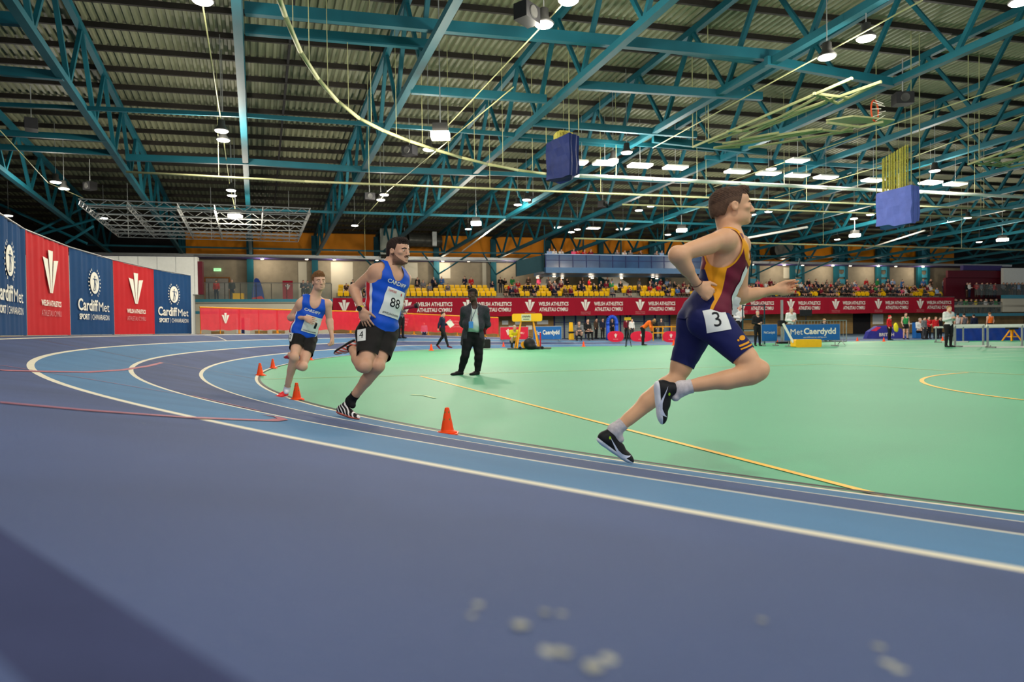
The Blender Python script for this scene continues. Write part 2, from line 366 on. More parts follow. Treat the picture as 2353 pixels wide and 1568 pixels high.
# glazed entrance screen under the gallery
g = thing('glazed_screen', 'navy framed glass entrance screen under the gallery behind the red oval signs', 'window', (0, 0, 0))
mb = MB(); a, b = S(1272, OG), S(1540, OG)
wbox(mb, a, b, OG + .9, OG + 1.0, 0, 2.4, 0)
mb.build('back_panel', mat('lobby_wall', 'B9B49A', .7, var=.25, scale=.8), g)  # pale mottled backing wall behind the glass
mb = MB()
for px in (1273, 1296, 1322, 1345, 1370, 1395, 1425, 1440, 1448, 1480, 1505, 1538): s = S(px, OG); wbox(mb, s - .07, s + .07, OG - .05, OG + .05, 0, 2.3)
wbox(mb, a, b, OG - .04, OG + .04, 1.55, 1.62); mb.build('frame', M_NAVY, g)
mb = MB(); wbox(mb, a, b, OG - .01, OG, 0, 2.3); mb.build('pane', mat('screen_glass', 'A8C0C8', .1, var=0, alpha=.22), g)
tag(g, kind='structure'); g.name = 'window_1'; del g['label']; del g['category']
# right hand side: upper viewing gallery, maroon band, white projection board
mb = MB(); a = S(2216); wbox(mb, a, S(2342), 2.0, 2.3, 6.2, 7.0, 0); wbox(mb, S(2250), S(2340), 1.9, 2.3, 7.05, 7.6, 1)
wbox(mb, S(2336), SE, 1.5, 1.8, 5.45, 7.3, 2); wbox(mb, S(2304), SE, 0, .2, 2.2, ZG - .05, 3); wbox(mb, S(2304), SE, -.06, .2, ZG - .05, ZG + .35, 4)
wbox(mb, S(2216), SE, 2.3, 2.6, ZG, 6.2, 0); wbox(mb, S(2190), SE, -.05, .1, 1.75, 2.05, 4)
tag(mb.build('wall_right', [M_MAROON, M_PURP, M_WHITEP, M_CREAMW, M_TEALB]), kind='structure')
# white clad room and its maroon return at the left end of the gallery
mb = MB(); s0, z1 = at_w(213, 588, -8); s1, _ = at_w(453, 586, -8)
zlo = at_w(450, 677, -8)[1]; wbox(mb, s0 - 6, s1 - .35, -8, -7.5, 0, zlo, 0); wbox(mb, s0 - 6, s1, -8, -7.5, zlo, z1, 0)
for i in range(12): s = s1 - .2 - i * 1.2; wbox(mb, s - .012, s + .012, -8.012, -8, 0, z1, 1)
wbox(mb, s1, s1 + .3, -7.98, -7.5, zlo, z1 - .3, 2)
bx = mb.build('wall_white_room', [M_WHITEP, GREYM, M_MAROON]); tag(bx, kind='structure')
# left side wall behind the banners
mb = MB(); p = RP(-40, 0); q = RP(-40, 70); p.z = q.z = 0
mb.bar(p + Z_ * 4, q + Z_ * 4, .3, 8.0, m=0); mb.bar(p + Z_ * 11, q + Z_ * 11, .3, 6, m=1)
tag(mb.build('wall_left', [M_DARK2, M_DARK2]), kind='structure')
# ---------------------------------------------------------------- roof: real trapezoidal decking, purlins
TT = 72.0
mb = MB(); pitch = .30; s = -46.0; prof = []
while s < 100: prof += [(s, 0), (s + .11, 0), (s + .15, .09), (s + .26, .09)]; s += pitch
P = []
for (a, dz) in prof: P += [RP(a, -1, dz + .25), RP(a, TT, dz + .25)]
F = [(2 * i, 2 * i + 1, 2 * i + 3, 2 * i + 2) for i in range(len(prof) - 1)]
mb.add(P, F, 0)
M_ROOF = mat('roof_decking', '6E7058', .55, var=.08, scale=.3)
ceil = mb.build('ceiling', M_ROOF); tag(ceil, kind='structure')
M_PUR = mat('brown_purlin', '211D18', .7, var=.12)
for i in range(36):
    tau = .6 + i * 1.85
    mb = MB(); mb.bar(RP(-46, tau, .14), RP(100, tau, .14), .12, .22); o = mb.build('purlin', M_PUR, ceil)
mb = MB(); mb.bar(RP(-20.5, 0, .1), RP(-20.5, 60, .1), .10, .12); mb.build('drain_pipe', M_DARK2, ceil)
# ---------------------------------------------------------------- trusses
SK = [-33.8 + 5.72 * k for k in range(18)]
PIT_T = 3.9
TNAME = ['leftmost', 'second from the left', 'third from the left'] + [ORD[k] + ' from the left' for k in range(3, 18)]
for k, s in enumerate(SK):
    sd = -3.9 if False else 0
    t = thing('roof_truss', 'teal lattice roof truss running to the far wall, %s' % TNAME[k], 'truss', RP(s, 0), group='teal roof trusses')
    t0 = Vector(t.location)
    def rel(p): return p - t0
    off = E_ * .95
    mb = MB(); L = 50 if k < 13 else 34
    mb.bar(rel(RP(s, 0, 0, False)), rel(RP(s, L, 0, False)), .26, .24); mb.build('bottom_chord', TEAL, t)
    for sg in ((0,) if k > 9 else (0,)):
        mb = MB(); mb.bar(rel(RP(s, 0, -.1)), rel(RP(s, L, -.1)), .22, .26); mb.build('top_chord', TEAL, t)
    n = int(L / PIT_T)
    for j in range(n):
        a = rel(RP(s, j * PIT_T + .8, -.1)); b = rel(RP(s, (j + .5) * PIT_T + .8, 0, False)); c = rel(RP(s, (j + 1) * PIT_T + .8, -.1))
        mb = MB(); mb.bar(a, b, .13, .13); mb.build('diagonal', TEAL, t)
        mb = MB(); mb.bar(b, c, .15, .15); mb.build('diagonal', TEAL, t)
# columns on the back wall under every truss
for k, s in enumerate(SK[1:16]):
    c = thing('steel_column', 'teal steel column on the far wall, %s' % (ORD[k] + ' from the left'), 'column', WP(s, OB - .5, 0), group='teal columns along the far wall')
    o0 = Vector(c.location); b = WP(s, OB - .5, 0) - o0; z0 = ZG if True else 0
    mb = MB(); mb.box(b + Z_ * ((z0 + 10) / 2), (.55, .3, 10 - z0), AX); mb.build('post', TEAL if k > 3 else TEAL, c)
    if s > 14:
        mb = MB(); mb.box(b + E_ * 1.3 + Z_ * ((z0 + 10) / 2), (.35, .25, 10 - z0), AX); mb.build('post', TEAL, c)
        P2 = []; mb = MB()
        for q in range(4):
            z = z0 + .5 + q * 1.6; mb.box(b + E_ * .65 + Z_ * z, (1.0, .12, .25), AX)
        mb.box(b + E_ * .65 + Z_ * 8.9, (1.0, .12, 2.2), AX); mb.build('stiffener', M_TEALB, c)
        for q in range(2):
            mb = MB(); z = z0 + 1.8 + q * 1.6
            v, f = [], []
            for a in range(16):
                an = 2 * math.pi * a / 16; 
                v += [(.36 * math.cos(an), .36 * math.sin(an)), (.52 * max(-1, min(1, 1.42 * math.cos(an))), .68 * max(-1, min(1, 1.42 * math.sin(an))))]
            f = [(2 * a, 2 * a + 1, (2 * a + 3) % 32, (2 * a + 2) % 32) for a in range(16)]
            mb.flat((v, f), b + E_ * .65 + Z_ * z - N_ * .07, E_, Z_); mb.build('holed_plate', M_TEALB, c)
# ties between trusses: measured end pixels on the bottom / top chord planes
def on_chord(px, py, z0, sl):
    d = ray(px, py); A = np.array([[d.x, -E_.x, T_.x], [d.y, -E_.y, T_.y], [d.z, 0, -sl]]); b = WB + N_ * OB
    k, s, tau = np.linalg.solve(A, [b.x, b.y, z0 - CAMH]); return CAM + ray(px, py) * float(k), s, tau
TIES = [(563, 20, 1000, 60, .35, 'thick'), (1000, 60, 1440, 98, .35, 'thick'), (1440, 98, 1790, 130, .35, 'thick'), (563, 68, 985, 103, .3, 'thick'), (0, 42, 55, 46, .35, 'thick'), (0, 163, 145, 175, .3, 'thick'), (0, 240, 560, 265, .16, 'thin'), (560, 265, 1010, 297, .16, 'thin'), (1010, 297, 1640, 345, .18, 'thin'), (945, 206, 1255, 228, .3, 'thick'), (1330, 196, 1750, 222, .3, 'thick'), (1500, 105, 1760, 140, .3, 'thick'), (1760, 140, 2050, 190, .3, 'thick'), (0, 305, 245, 320, .25, 'thick'), (0, 338, 262, 352, .25, 'thick'), (290, 362, 565, 372, .3, 'thick'), (565, 372, 800, 388, .3, 'thick'), (800, 388, 1120, 398, .3, 'thick'), (1120, 398, 1580, 418, .22, 'thin'), (180, 470, 740, 487, .14, 'thin'), (740, 487, 1300, 503, .16, 'thin'), (1300, 503, 1800, 522, .16, 'thin'), (200, 563, 1000, 580, .14, 'thin'), (1000, 580, 1880, 590, .14, 'thin'), (1880, 590, 2353, 597, .14, 'thin'), (1225, 282, 1600, 310, .28, 'thick'), (1180, 318, 1430, 335, .2, 'thin'), (1500, 320, 1760, 350, .3, 'thick'), (1620, 362, 2030, 385, .2, 'thin')]
for i, (x0, y0, x1, y1, wd, kk) in enumerate(TIES):
    a, _, _ = on_chord(x0, y0, 8.0 if y0 > 120 else 8.4, .045); b, _, _ = on_chord(x1, y1, 8.0 if y0 > 120 else 8.4, .045)
    t0 = (a + b) / 2; mb = MB(); mb.bar(a - t0, b - t0, wd * .6, wd)
    o = mb.build('tie_beam', TEAL); o.location = t0
    tag(o, '%s teal tie beam between roof trusses, %s by the position of its left end' % (kk, ORD[sorted((q[0], q[1]) for q in TIES).index((x0, y0))]), 'beam', 'teal tie beams')
# wind bracing in the far left corner and at the columns
BR = [(0, 470, 200, 560), (20, 560, 230, 500), (60, 545, 190, 478), (150, 560, 215, 520)]
for i, (x0, y0, x1, y1) in enumerate(BR):
    a = at_y(x0, y0, 43); b = at_y(x1, y1, 44); t0 = (a + b) / 2; mb = MB(); mb.tube(a - t0, b - t0, .09, 6); o = mb.build('brace_rod', TEAL); o.location = t0
    tag(o, 'thin teal brace above the red and blue banners, %s from the near end' % ORD[i], 'brace', 'corner braces')
# V shaped braces fanning from each column head
for k, s in enumerate(SK[4:13]):
    a = RP(s, 1.0, 0, False) - Z_ * 1.6; t = thing('column_brace', 'V shaped teal brace in front of the head of column %s on the far wall' % ORD[k + 3], 'brace', a, group='braces at the column heads')
    for ds in (2.3, -2.3): MB().tube(Vector((0, 0, 0)), RP(s + ds, 4, 0, False) - a, .08, 6).build('strut', TEAL, t)
# ================================================================ lamps, rails, hung equipment
EM = mat('lamp_lens', 'FFF8EA', .4, var=0, emit=14.0); EMW = mat('flood_lens', 'FFF3E0', .4, var=0, emit=30.0); EMP = mat('tube_diffuser', 'FFFBF2', .4, var=0, emit=3.5); EMD = mat('downlight_lens', 'FFE9C8', .4, var=0, emit=3.5)
HOUS = mat('lamp_housing', '3A3A38', .5, .4, var=.1)
hb_me = {}
def roofz(P): return ztop((WB + N_ * OB - P).dot(N_) / T_.dot(N_)) + .3
def add_light(parent, loc, power, size, col, nm='lamp_light', spread=2.6):
    ld = bpy.data.lights.new(nm, 'POINT'); ld.shadow_soft_size = size * .5; ld.energy = power; ld.color = col
    lo = bpy.data.objects.new(nm, ld); COL.objects.link(lo); lo.parent = parent; lo.location = loc; return lo
H_ME = MB().lathe([(.10, .42), (.13, .40), (.14, .18), (.27, .02), (.28, 0)], 18).mesh('housing', HOUS, True)
L_ME = MB().lathe([(.25, -.02), (.22, -.05), (.10, -.07)], 18).mesh('lens', EM, True)
HB = [(1250, 55, 1), (1307, 0, 1), (465, 0, 1), (509, 300, 1), (513, 321, 1), (531, 437, 0), (533, 449, 0), (128, 418, 1), (147, 433, 0), (19, 495, 0), (238, 501, 0), (985, 343, 1), (883, 447, 1), (875, 459, 0), (815, 518, 0), (1190, 470, 1), (1210, 459, 0), (1076, 526, 0), (1468, 483, 1), (1496, 473, 0), (1440, 350, 1), (1900, 130, 1), (1990, 87, 1), (1772, 388, 0), (2148, 392, 1), (1735, 493, 0), (1766, 486, 0), (1962, 502, 1), (2000, 493, 0), (2182, 508, 1), (2224, 500, 0), (1409, 367, 0), (1313, 533, 0), (1327, 527, 0), (1535, 539, 0), (1924, 550, 0), (2138, 542, 0), (2090, 552, 0), (2250, 556, 0), (2345, 3, 1)]
for i, (px, py, lit) in enumerate(sorted(HB)):
    z = 9.0 if py > 100 else 9.3
    p = at_z(px, py, z); t = thing('high_bay_lamp', 'lit round high bay lamp below the roof, %s of them from the left' % ORD[i], 'lamp', p, group='high bay lamps')
    link('housing', H_ME, t); link('lens', L_ME, t)
    b = WB + N_ * OB - p; 
    # rod up to the roof deck
    tau = b.dot(N_) / T_.dot(N_); zt = ztop(tau)
    MB().tube((0, 0, .4), (0, 0, zt - z + .1), .015, 5).build('hanging_rod', GREYM, t)
    if lit: add_light(t, (0, 0, -.36), LAMP_W * (.5 if p.y < 22 else .9), .5, (1, .93, .80))
for i, (x, y) in enumerate([(-7, 7), (0, 8.5), (7, 9), (14, 9), (21, 9), (-9, -2), (0, -2), (9, -2), (18, -1)]):  # out-of-view lamps added to brighten the near bend and the runners
    t = thing('high_bay_lamp', 'added unseen round high bay lamp over the near bend, %s of the nearest ones' % ORD[i], 'lamp', (x, y, 10.2), group='added unseen lamps over the near bend')
    link('housing', H_ME, t); link('lens', L_ME, t); MB().tube((0, 0, .4), (0, 0, 5), .015, 5).build('hanging_rod', GREYM, t); add_light(t, (0, 0, -.36), LAMP_W * (.5 if y > 0 else 1.7), .6, (1, .95, .86))
FLD = [(1012, 311, 1, 7.6), (541, 497, 1, 7.6), (1094, 513, 1, 7.8), (1566, 529, 1, 7.8), (1964, 541, 1, 7.8), (2303, 551, 1, 7.8)]
fx = []
for i, (px, py, lit, z) in enumerate(FLD):
    p = at_z(px, py, z); t = thing('floodlight', 'bright box floodlight under the roof, %s of the six from the left' % ORD[i], 'floodlight', p, group='box floodlights')
    sc = (p - CAM).length / 30
    MB().box((0, 0, .22), (.5, .42, .3)).build('casing', HOUS, t)
    MB().box((0, -.02, -.02), (.62, .5, .18)).build('lens', EMW, t)
    MB().tube((0, 0, .3), (0, 0, roofz(p) - p.z), .02, 6).build('hanging_rod', GREYM, t)
    add_light(t, (0, 0, -.5), FLOOD_W, .6, (1, .90, .74))
# row of flat panel lights
PNL = [(1337, 375, 22), (1390, 376, 52), (1471, 382, 52), (1552, 386, 52), (1694, 395, 52), (1766, 399, 50), (1833, 404, 48), (1898, 408, 48), (2007, 415, 46), (2138, 421, 44), (2195, 424, 44), (1833, 370, 44), (1363, 525, 30), (1432, 527, 30), (1285, 523, 24)]
for i, (px, py, wpx) in enumerate(PNL):
    z = 8.6 if py < 450 else 9.4
    p = at_z(px, py, z); d = (p - CAM).length; t = thing('panel_light', 'flat rectangular lit panel light under the roof, %s panel from the left' % ORD[sorted(PNL).index((px, py, wpx))], 'ceiling light', p, group='panel lights')
    L = wpx * p.y / FPX
    MB().box(E_ * 0 + Z_ * .04, (L, .62, .08), AX).build('tray', WHITE, t); MB().box(Z_ * -.01, (L * .97, .56, .03), AX).build('diffuser', EMP, t)
    MB().tube((0, 0, .08), (0, 0, 2.2), .012, 5).build('hanging_rod', GREYM, t)
    if i in (1, 3, 5, 7, 9): add_light(t, (0, 0, -.4), LAMP_W * .8, .6, (1, .96, .9))
# downlights along the gallery soffit and under the control box
DWN = [(605, 598), (706, 599), (769, 600), (866, 601), (1016, 604), (1075, 605), (1163, 605), (1722, 613), (1794, 614), (1836, 615), (1905, 616), (1945, 617), (2009, 618), (2049, 618), (2111, 619)]
D1 = MB().lathe([(.17, .0), (.17, .06)], 14).mesh('rim', GREYM); D2 = MB().lathe([(.15, -.005), (.12, -.05)], 14).mesh('lens', EMD)
DUND = [(1235, 622), (1273, 616), (1292, 623), (1356, 617), (1361, 623), (1427, 618), (1428, 624), (1500, 619), (1509, 622)]
dl = []
for i, (px, py) in enumerate(DWN):
    s, z = at_w(px, py, OB - 1.0); dl.append((WP(s, OB - 1.6, 7.66), 'round lit downlight in the rail above the gallery, %s from the left' % ORD[i], 'gallery downlights'))
for i, (px, py) in enumerate(DUND):
    s, z = at_w(px, py, 1.6 if i % 2 else 3.2); dl.append((WP(s, 1.6 if i % 2 else 3.2, 6.0), 'round lit downlight under the blue control box, %s from the left' % ORD[i], 'downlights under the control box'))
for i, (p, lb, gr) in enumerate(dl):
    t = thing('downlight', lb, 'ceiling light', p, group=gr); link('rim', D1, t); link('lens', D2, t)
    if i % 2 == 0 or i > 14: add_light(t, (0, 0, -.3), 90 if i < 15 else 8, .3, (1, .86, .66))
# ---- cream tubes: curved curtain rail and straight rails with hangers
def rail(nm, label, pts, z, r, m=CREAM, hang=4, group=None):
    W_ = [at_z(x, y, z) for x, y in pts]; o = W_[len(W_) // 2].copy(); t = thing(nm, label, 'rail', o, group=group)
    mb = MB(); mb.path([p - o for p in W_], r, 7); mb.build('tube', m, t, True)
    L = 0
    for a, b in zip(W_[:-1], W_[1:]):
        n = max(1, int((b - a).length / hang))
        for q in range(n):
            p = a + (b - a) * ((q + .5) / n) - o; tau = (WB + N_ * OB - (p + o)).dot(N_) / T_.dot(N_)
            mb = MB(); mb.tube(p, p + Z_ * (ztop(tau) - z), .011, 4); mb.build('hanger', CREAM, t)
    return t
cur = [(636, -20), (655, 35), (690, 118), (730, 180), (775, 232), (825, 272), (880, 300), (940, 324), (1000, 344), (1060, 362), (1120, 377), (1190, 391), (1257, 400), (1330, 404)]
rail('curtain_rail', 'cream curtain rail curving down from the roof to the first blue bag', cur[:-1], 8.0, .06, hang=5)
rail('curtain_rail', 'straight white curtain rail between the two blue bags and on to the right', [(1262, 400), (1330, 404), (1500, 411), (1700, 421), (1900, 431), (2040, 438), (2120, 441), (2353, 453)], 8.0, .085, mat('lit_rail_white', 'F0F0E4', .4, var=.03), hang=5)  # this run of the pale rail is whitened for the panel lights' glare
rail('cable_rail', 'straight cream rail just below the curved curtain rail', [(290, 395), (700, 417), (1500, 449), (2353, 484)], 7.6, .05, hang=5)
rail('cable_rail', 'thin cream rail behind the leading runner at shoulder height', [(1430, 470), (2353, 503)], 7.8, .05, hang=6)
rail('cable_rail', 'lowest cream rail in front of the orange wall panels', [(1320, 548), (2353, 575)], 6.3, .05, hang=9)
rail('cable_rail', 'long grey rail tube running along the top of the gallery opening', [(445, 587), (1180, 602)], 6.5, .05, GREYM, hang=12)
def conduit(label, pts, r=.02, m=CREAM):
    W_ = [at_z(x, y, z) for x, y, z in pts]; o = W_[0].copy(); mb = MB(); mb.path([p - o for p in W_], r, 6); ob = mb.build('light_conduit', m, None, True); ob.location = o; tag(ob, label, 'conduit', 'lighting conduits'); return ob
conduit('pale conduit from the roof edge down to the brightest floodlight', [(1330, -30, 9.6), (1250, 55, 9.5), (1020, 298, 8.5)])
conduit('pale conduit linking the near left lamps in a row', [(465, 5, 9.6), (508, 280, 9.4), (528, 425, 9.3), (541, 485, 8.2)])
conduit('pale conduit with two lamps high on the right', [(2120, 0, 9.4), (1900, 120, 9.3), (1500, 340, 9.0)])
conduit('pale conduit crossing the trusses behind the second blue bag', [(2353, 185, 9.2), (2010, 300, 9.0), (1640, 430, 8.8)])
conduit('pale conduit between the pair of lamps left of the first blue bag', [(1180, 200, 9.0), (890, 440, 9.0), (810, 530, 9.0)])
conduit('pale conduit at the far left above the banners', [(0, 300, 8.6), (110, 420, 8.4), (190, 455, 8.4)])
conduit('white bar for a lit truss chord sloping up right of the leading runner', [(1690, 552, 7.4), (1855, 522, 7.4)], .08, WHITE)  # white bar painted as lamp glare on a truss chord
conduit('white bar for a lit truss chord sloping up below the second blue bag', [(1990, 572, 7.6), (2125, 530, 7.6)], .06, WHITE)  # another truss chord's floodlit stretch, drawn as a white bar
conduit('cream conduit sloping down to the far right wall', [(2353, 265, 9.0), (2100, 360, 8.9), (1780, 455, 8.8)])
conduit('white bar for a lit truss chord before the orange wall by the third floodlight', [(1062, 578, 7.2), (1160, 505, 7.2)], .05, WHITE)  # floodlight on the truss chord, put in as a white bar
# ---- hung bags
def bag(label, near, left, right, zt, zb, col, net=None):
    o = Vector((near.x, near.y, zb)); t = thing('hanging_bag', label, 'bag', o)
    D = left + right - near; P = [near, left, D, right]; mb = MB()
    v = []; n = 6
    for i in range(4):
        a, b = P[i], P[(i + 1) % 4]
        for q in range(n): 
            f = q / n; c = a + (b - a) * f; c = c + (c - (near + D) / 2) * (.03 * math.sin(q * 2.1 + i)); v.append(c)
    m = len(v)
    for lv in range(5):
        for c in v: 
            z = zb + (zt - zb) * lv / 4; mb.v.append((c.x - o.x + .02 * math.sin(lv * 2 + c.y * 5), c.y - o.y + .02 * math.cos(lv * 3 + c.x * 5), z - o.z + (-.12 * (abs(c.x - near.x) < .3) if lv == 0 else 0)))
    for lv in range(4):
        for q in range(m): mb.f.append((lv * m + q, lv * m + (q + 1) % m, (lv + 1) * m + (q + 1) % m, (lv + 1) * m + q)); mb.m.append(0)
    mb.f += [tuple(range(m - 1, -1, -1)), tuple(4 * m + q for q in range(m))]; mb.m += [0, 0]
    mb.build('cover', col, t)
    for q in (0, 1, 3):
        MB().tube(P[q] - o + Z_ * zt, P[q] - o + Z_ * roofz(P[q]), .02, 5).build('hanging_strap', CREAM, t)
    return t, P, o
na = at_y(1309, 395, 26)
t, P, o = bag('dark navy box shaped bag hanging under the roof', Vector((na.x, na.y, 0)), Vector((1.60, 27.5, 0)), Vector((2.90, 26.5, 0)), 8.95, 7.35, mat('navy_canvas', '0C1E54', .7, var=.12, scale=3))
mb = MB(); c = (P[1] + P[3]) / 2 - o + Z_ * 7.35
for q in range(5): mb.box(c + E_ * (.12 * q - .2) + Z_ * (1.72 + .06 * (q % 2)), (.22, .5, .28), AX)
mb.build('net_bundle', mat('yellow_net', 'A8A048', .8, var=.3, scale=20), t)
t, P, o = bag('lighter blue box shaped bag hanging under a yellow net at the right', Vector((17.1, 27, 0)), Vector((16.6, 28.7, 0)), Vector((17.65, 27.3, 0)), 6.85, 5.35, mat('blue_canvas', '5866B4', .7, var=.10, scale=3))
mb = MB(); c = P[0] + (P[1] - P[0]) * .35 - o + Z_ * 5.35; d = (P[3] - P[0]).normalized(); dl_ = (P[1] - P[0]).normalized(); 
for q in range(26):
    a = c + dl_ * (.9 - q * .05) + d * (.12 + .05 * math.sin(q * 2.3)); mb.tube(a + Z_ * 1.45, a + Z_ * (3.0 + q * .012), .03, 6)
mb.build('net_folds', mat('yellow_net', 'A8A048'), t)
# ---- folded basketball backboard rigs under the roof
def rig(label, pts, board, hoop, z=8.4):
    o = at_z(*pts[0][0], z); t = thing('basketball_rig', label, 'basketball frame', o)
    mb = MB()
    for a, b in pts: mb.tube(at_z(*a, z) - o, at_z(*b, z) - o, .05, 6)
    mb.build('swing_frame', CREAM, t)
    zt = ztop(20) + .2
    for a, b in pts[:2]: MB().tube(at_z(*a, z) - o, at_z(*a, z) - o + Z_ * (roofz(at_z(*a, z)) - z), .02, 6).build('hanger', CREAM, t)
    if board:
        B = [at_z(*q, z + .15) - o for q in board]; mb = MB(); n = len(B); mb.add(B + [b + Z_ * .06 for b in B], [tuple(range(n)), tuple(range(2 * n - 1, n - 1, -1))] + [(i, (i + 1) % n, n + (i + 1) % n, n + i) for i in range(n)]); mb.build('backboard', CREAM, t)
    if hoop:
        c = at_z(hoop[0], hoop[1], z + .5) - o; mb = MB(); R = .30; pr = None; ring = [c + E_ * (R * math.cos(a)) + Z_ * (R * 1.3 * math.sin(a)) + N_ * .15 * math.cos(a) for a in np.linspace(0, 2 * math.pi, 17)]
        mb.path(ring, .03, 6); mb.build('hoop', mat('hoop_orange', 'C8502A', .5, var=.05), t)
        mb = MB()
        for q in range(8): mb.tube(ring[q * 2], c + (ring[q * 2] - c) * .6 - N_ * .4 - Z_ * .1, .012, 4)
        mb.build('net', WHITE, t)
rig('cream folded basketball rig with an orange hoop high under the roof', [((1592, 338), (1958, 180)), ((1628, 328), (2025, 188)), ((1700, 318), (1890, 218)), ((1740, 300), (1900, 235)), ((1870, 215), (1925, 238)), ((1925, 238), (2020, 190)), ((1870, 215), (1950, 225)), ((1670, 302), (1720, 300)), ((1640, 340), (1900, 300)), ((1660, 330), (1870, 298)), ((1720, 340), (1960, 300)), ((1690, 335), (1890, 296)), ((1870, 298), (1930, 303)), ((1930, 303), (1960, 292)), ((1640, 340), (1700, 338)), ((1705, 320), (1790, 305)), ((1900, 282), (1975, 292)), ((1975, 292), (2030, 280))], [(1898, 278), (1960, 268), (2056, 277), (2030, 292), (1990, 284), (1905, 287)], (2010, 255))
rig('second cream folded basketball rig cut off by the right edge', [((2225, 378), (2375, 325)), ((2250, 380), (2390, 335)), ((2262, 368), (2380, 350)), ((2275, 380), (2390, 360)), ((2240, 375), (2300, 382)), ((2300, 382), (2390, 345)), ((2280, 366), (2320, 384)), ((2320, 384), (2390, 372))], None, None, 8.2)
# ---- ceiling grid of lattice lighting beams at the left
TL, TR, BR_, BL = at_z(181, 471, 7.4), at_z(713, 492, 7.4), at_z(684, 556, 7.4), at_z(273, 545, 7.4)
t = thing('lighting_grid', 'wide grey lattice lighting grid hung from the roof at the left', 'lighting grid', (TL + BR_) / 2); o = Vector(t.location)
def lattice(a, b, nm):
    mb = MB(); a = a - o; b = b - o; n = max(4, int((b - a).length / .8)); h = .30
    mb.tube(a, b, .03, 5); mb.tube(a + Z_ * h, b + Z_ * h, .03, 5)
    for q in range(n):
        p = a + (b - a) * (q / n); r = a + (b - a) * ((q + .5) / n); s_ = a + (b - a) * ((q + 1) / n)
        mb.tube(p, r + Z_ * h, .016, 4, cap=False); mb.tube(r + Z_ * h, s_, .016, 4, cap=False)
    mb.build(nm, GREYM, t)
for f in (0, .2, .38, .55, .72, .86, 1.0): lattice(TL + (BL - TL) * f, TR + (BR_ - TR) * f, 'lattice_beam')
for f in (0, .19, .40, .56, .78, 1.0): lattice(TL + (TR - TL) * f, BL + (BR_ - BL) * f, 'cross_beam')
for f in (.05, .5, .95): p = BL + (BR_ - BL) * f - o; MB().tube(p, p + Z_ * 3.6, .02, 5).build('suspension_cable', GREYM, t)
# ---- loudspeakers
SPK = [(72, 287), (207, 428), (941, 347), (849, 452), (1211, 32), (2074, 228), (1712, 488), (1225, 461), (1385, 470)]
for i, (px, py) in enumerate(SPK):
    p = at_z(px, py, 9.2); t = thing('loudspeaker', 'black loudspeaker clamped under the roof, %s from the left' % ORD[sorted(SPK).index((px, py))], 'loudspeaker', p, random.random() * 2 - 1, group='roof loudspeakers')
    MB().box((0, 0, 0), (.62, .42, .42)).build('cabinet', BLACK, t); MB().lathe([(.17, 0), (.15, .02), (.05, .01)], 16, (0, 0, 0)).build('grille', HOUS, t).matrix_local = Matrix.Translation((0, -.22, 0)) @ Matrix.Rotation(math.pi / 2, 4, 'X')
    MB().tube((0, 0, .2), (0, 0, 1.5), .02, 5).build('bracket', GREYM, t)
# ---- fan boxes / ducts
def duct(label, c, r, L, ax, m=GREYM):
    t = thing('air_duct', label, 'duct', c); a = ax.normalized(); mb = MB()
    n = 22; X = a; Y = Z_.cross(a).normalized()
    prev = None; P = []
    for i in range(13):
        rr = r * (1 + .03 * (i % 2)); 
        for q in range(n): an = 2 * math.pi * q / n; P.append(X * (L * (i / 12 - .5)) + Y * (rr * math.cos(an)) + Z_ * (rr * math.sin(an)))
    F = [(i * n + q, i * n + (q + 1) % n, (i + 1) * n + (q + 1) % n, (i + 1) * n + q) for i in range(12) for q in range(n)] + [tuple(range(n - 1, -1, -1)), tuple(12 * n + q for q in range(n))]
    mb.add(P, F).build('duct_body', m, t); return t
DKM = mat('dark_duct_metal', '4B4A44', .45, .5, var=.12)
p = WP(*[at_w(905, 566, 3.4)[0], 3.4, at_w(905, 566, 3.4)[1]]); t = duct('big round ventilation drum with a pale grille at the far wall', p, 1.15, 2.4, E_, DKM)
mb = MB(); g0 = Vector((0, 0, 0)) - N_ * 1.5 - E_ * .5 + Z_ * .2
for q in range(3): mb.box(g0 + E_ * (q * .75 - .75), (.06, .06, 2.3), AX)
for q in range(4): mb.box(g0 + Z_ * (q * .76 - 1.13), (1.55, .06, .06), AX)
mb.box(g0 + N_ * .05, (1.5, .03, 2.2), AX); mb.build('grille', mat('pale_grille', '8C9084', .5, var=.05), t)
for q in (-1, 1): MB().tube(E_ * q, E_ * q + Z_ * 2.6, .04, 6).build('hanger', GREYM, t)
p = WP(at_w(975, 553, 3.2)[0], 3.2, at_w(975, 553, 3.2)[1]); t = duct('grey round duct branching right of the ventilation drum', p, .6, 3.2, E_ + N_ * .2, DKM)
MB().box(E_ * .9 + Z_ * .1, (.4, 1.3, 1.3), AX).build('flange', GREYM, t)
p = WP(at_w(1796, 575, 3.4)[0], 3.4, at_w(1796, 575, 3.4)[1]); duct('dark round duct at the far wall behind the leading runner', p, 1.0, 1.6, E_ * .3 + N_, DKM)
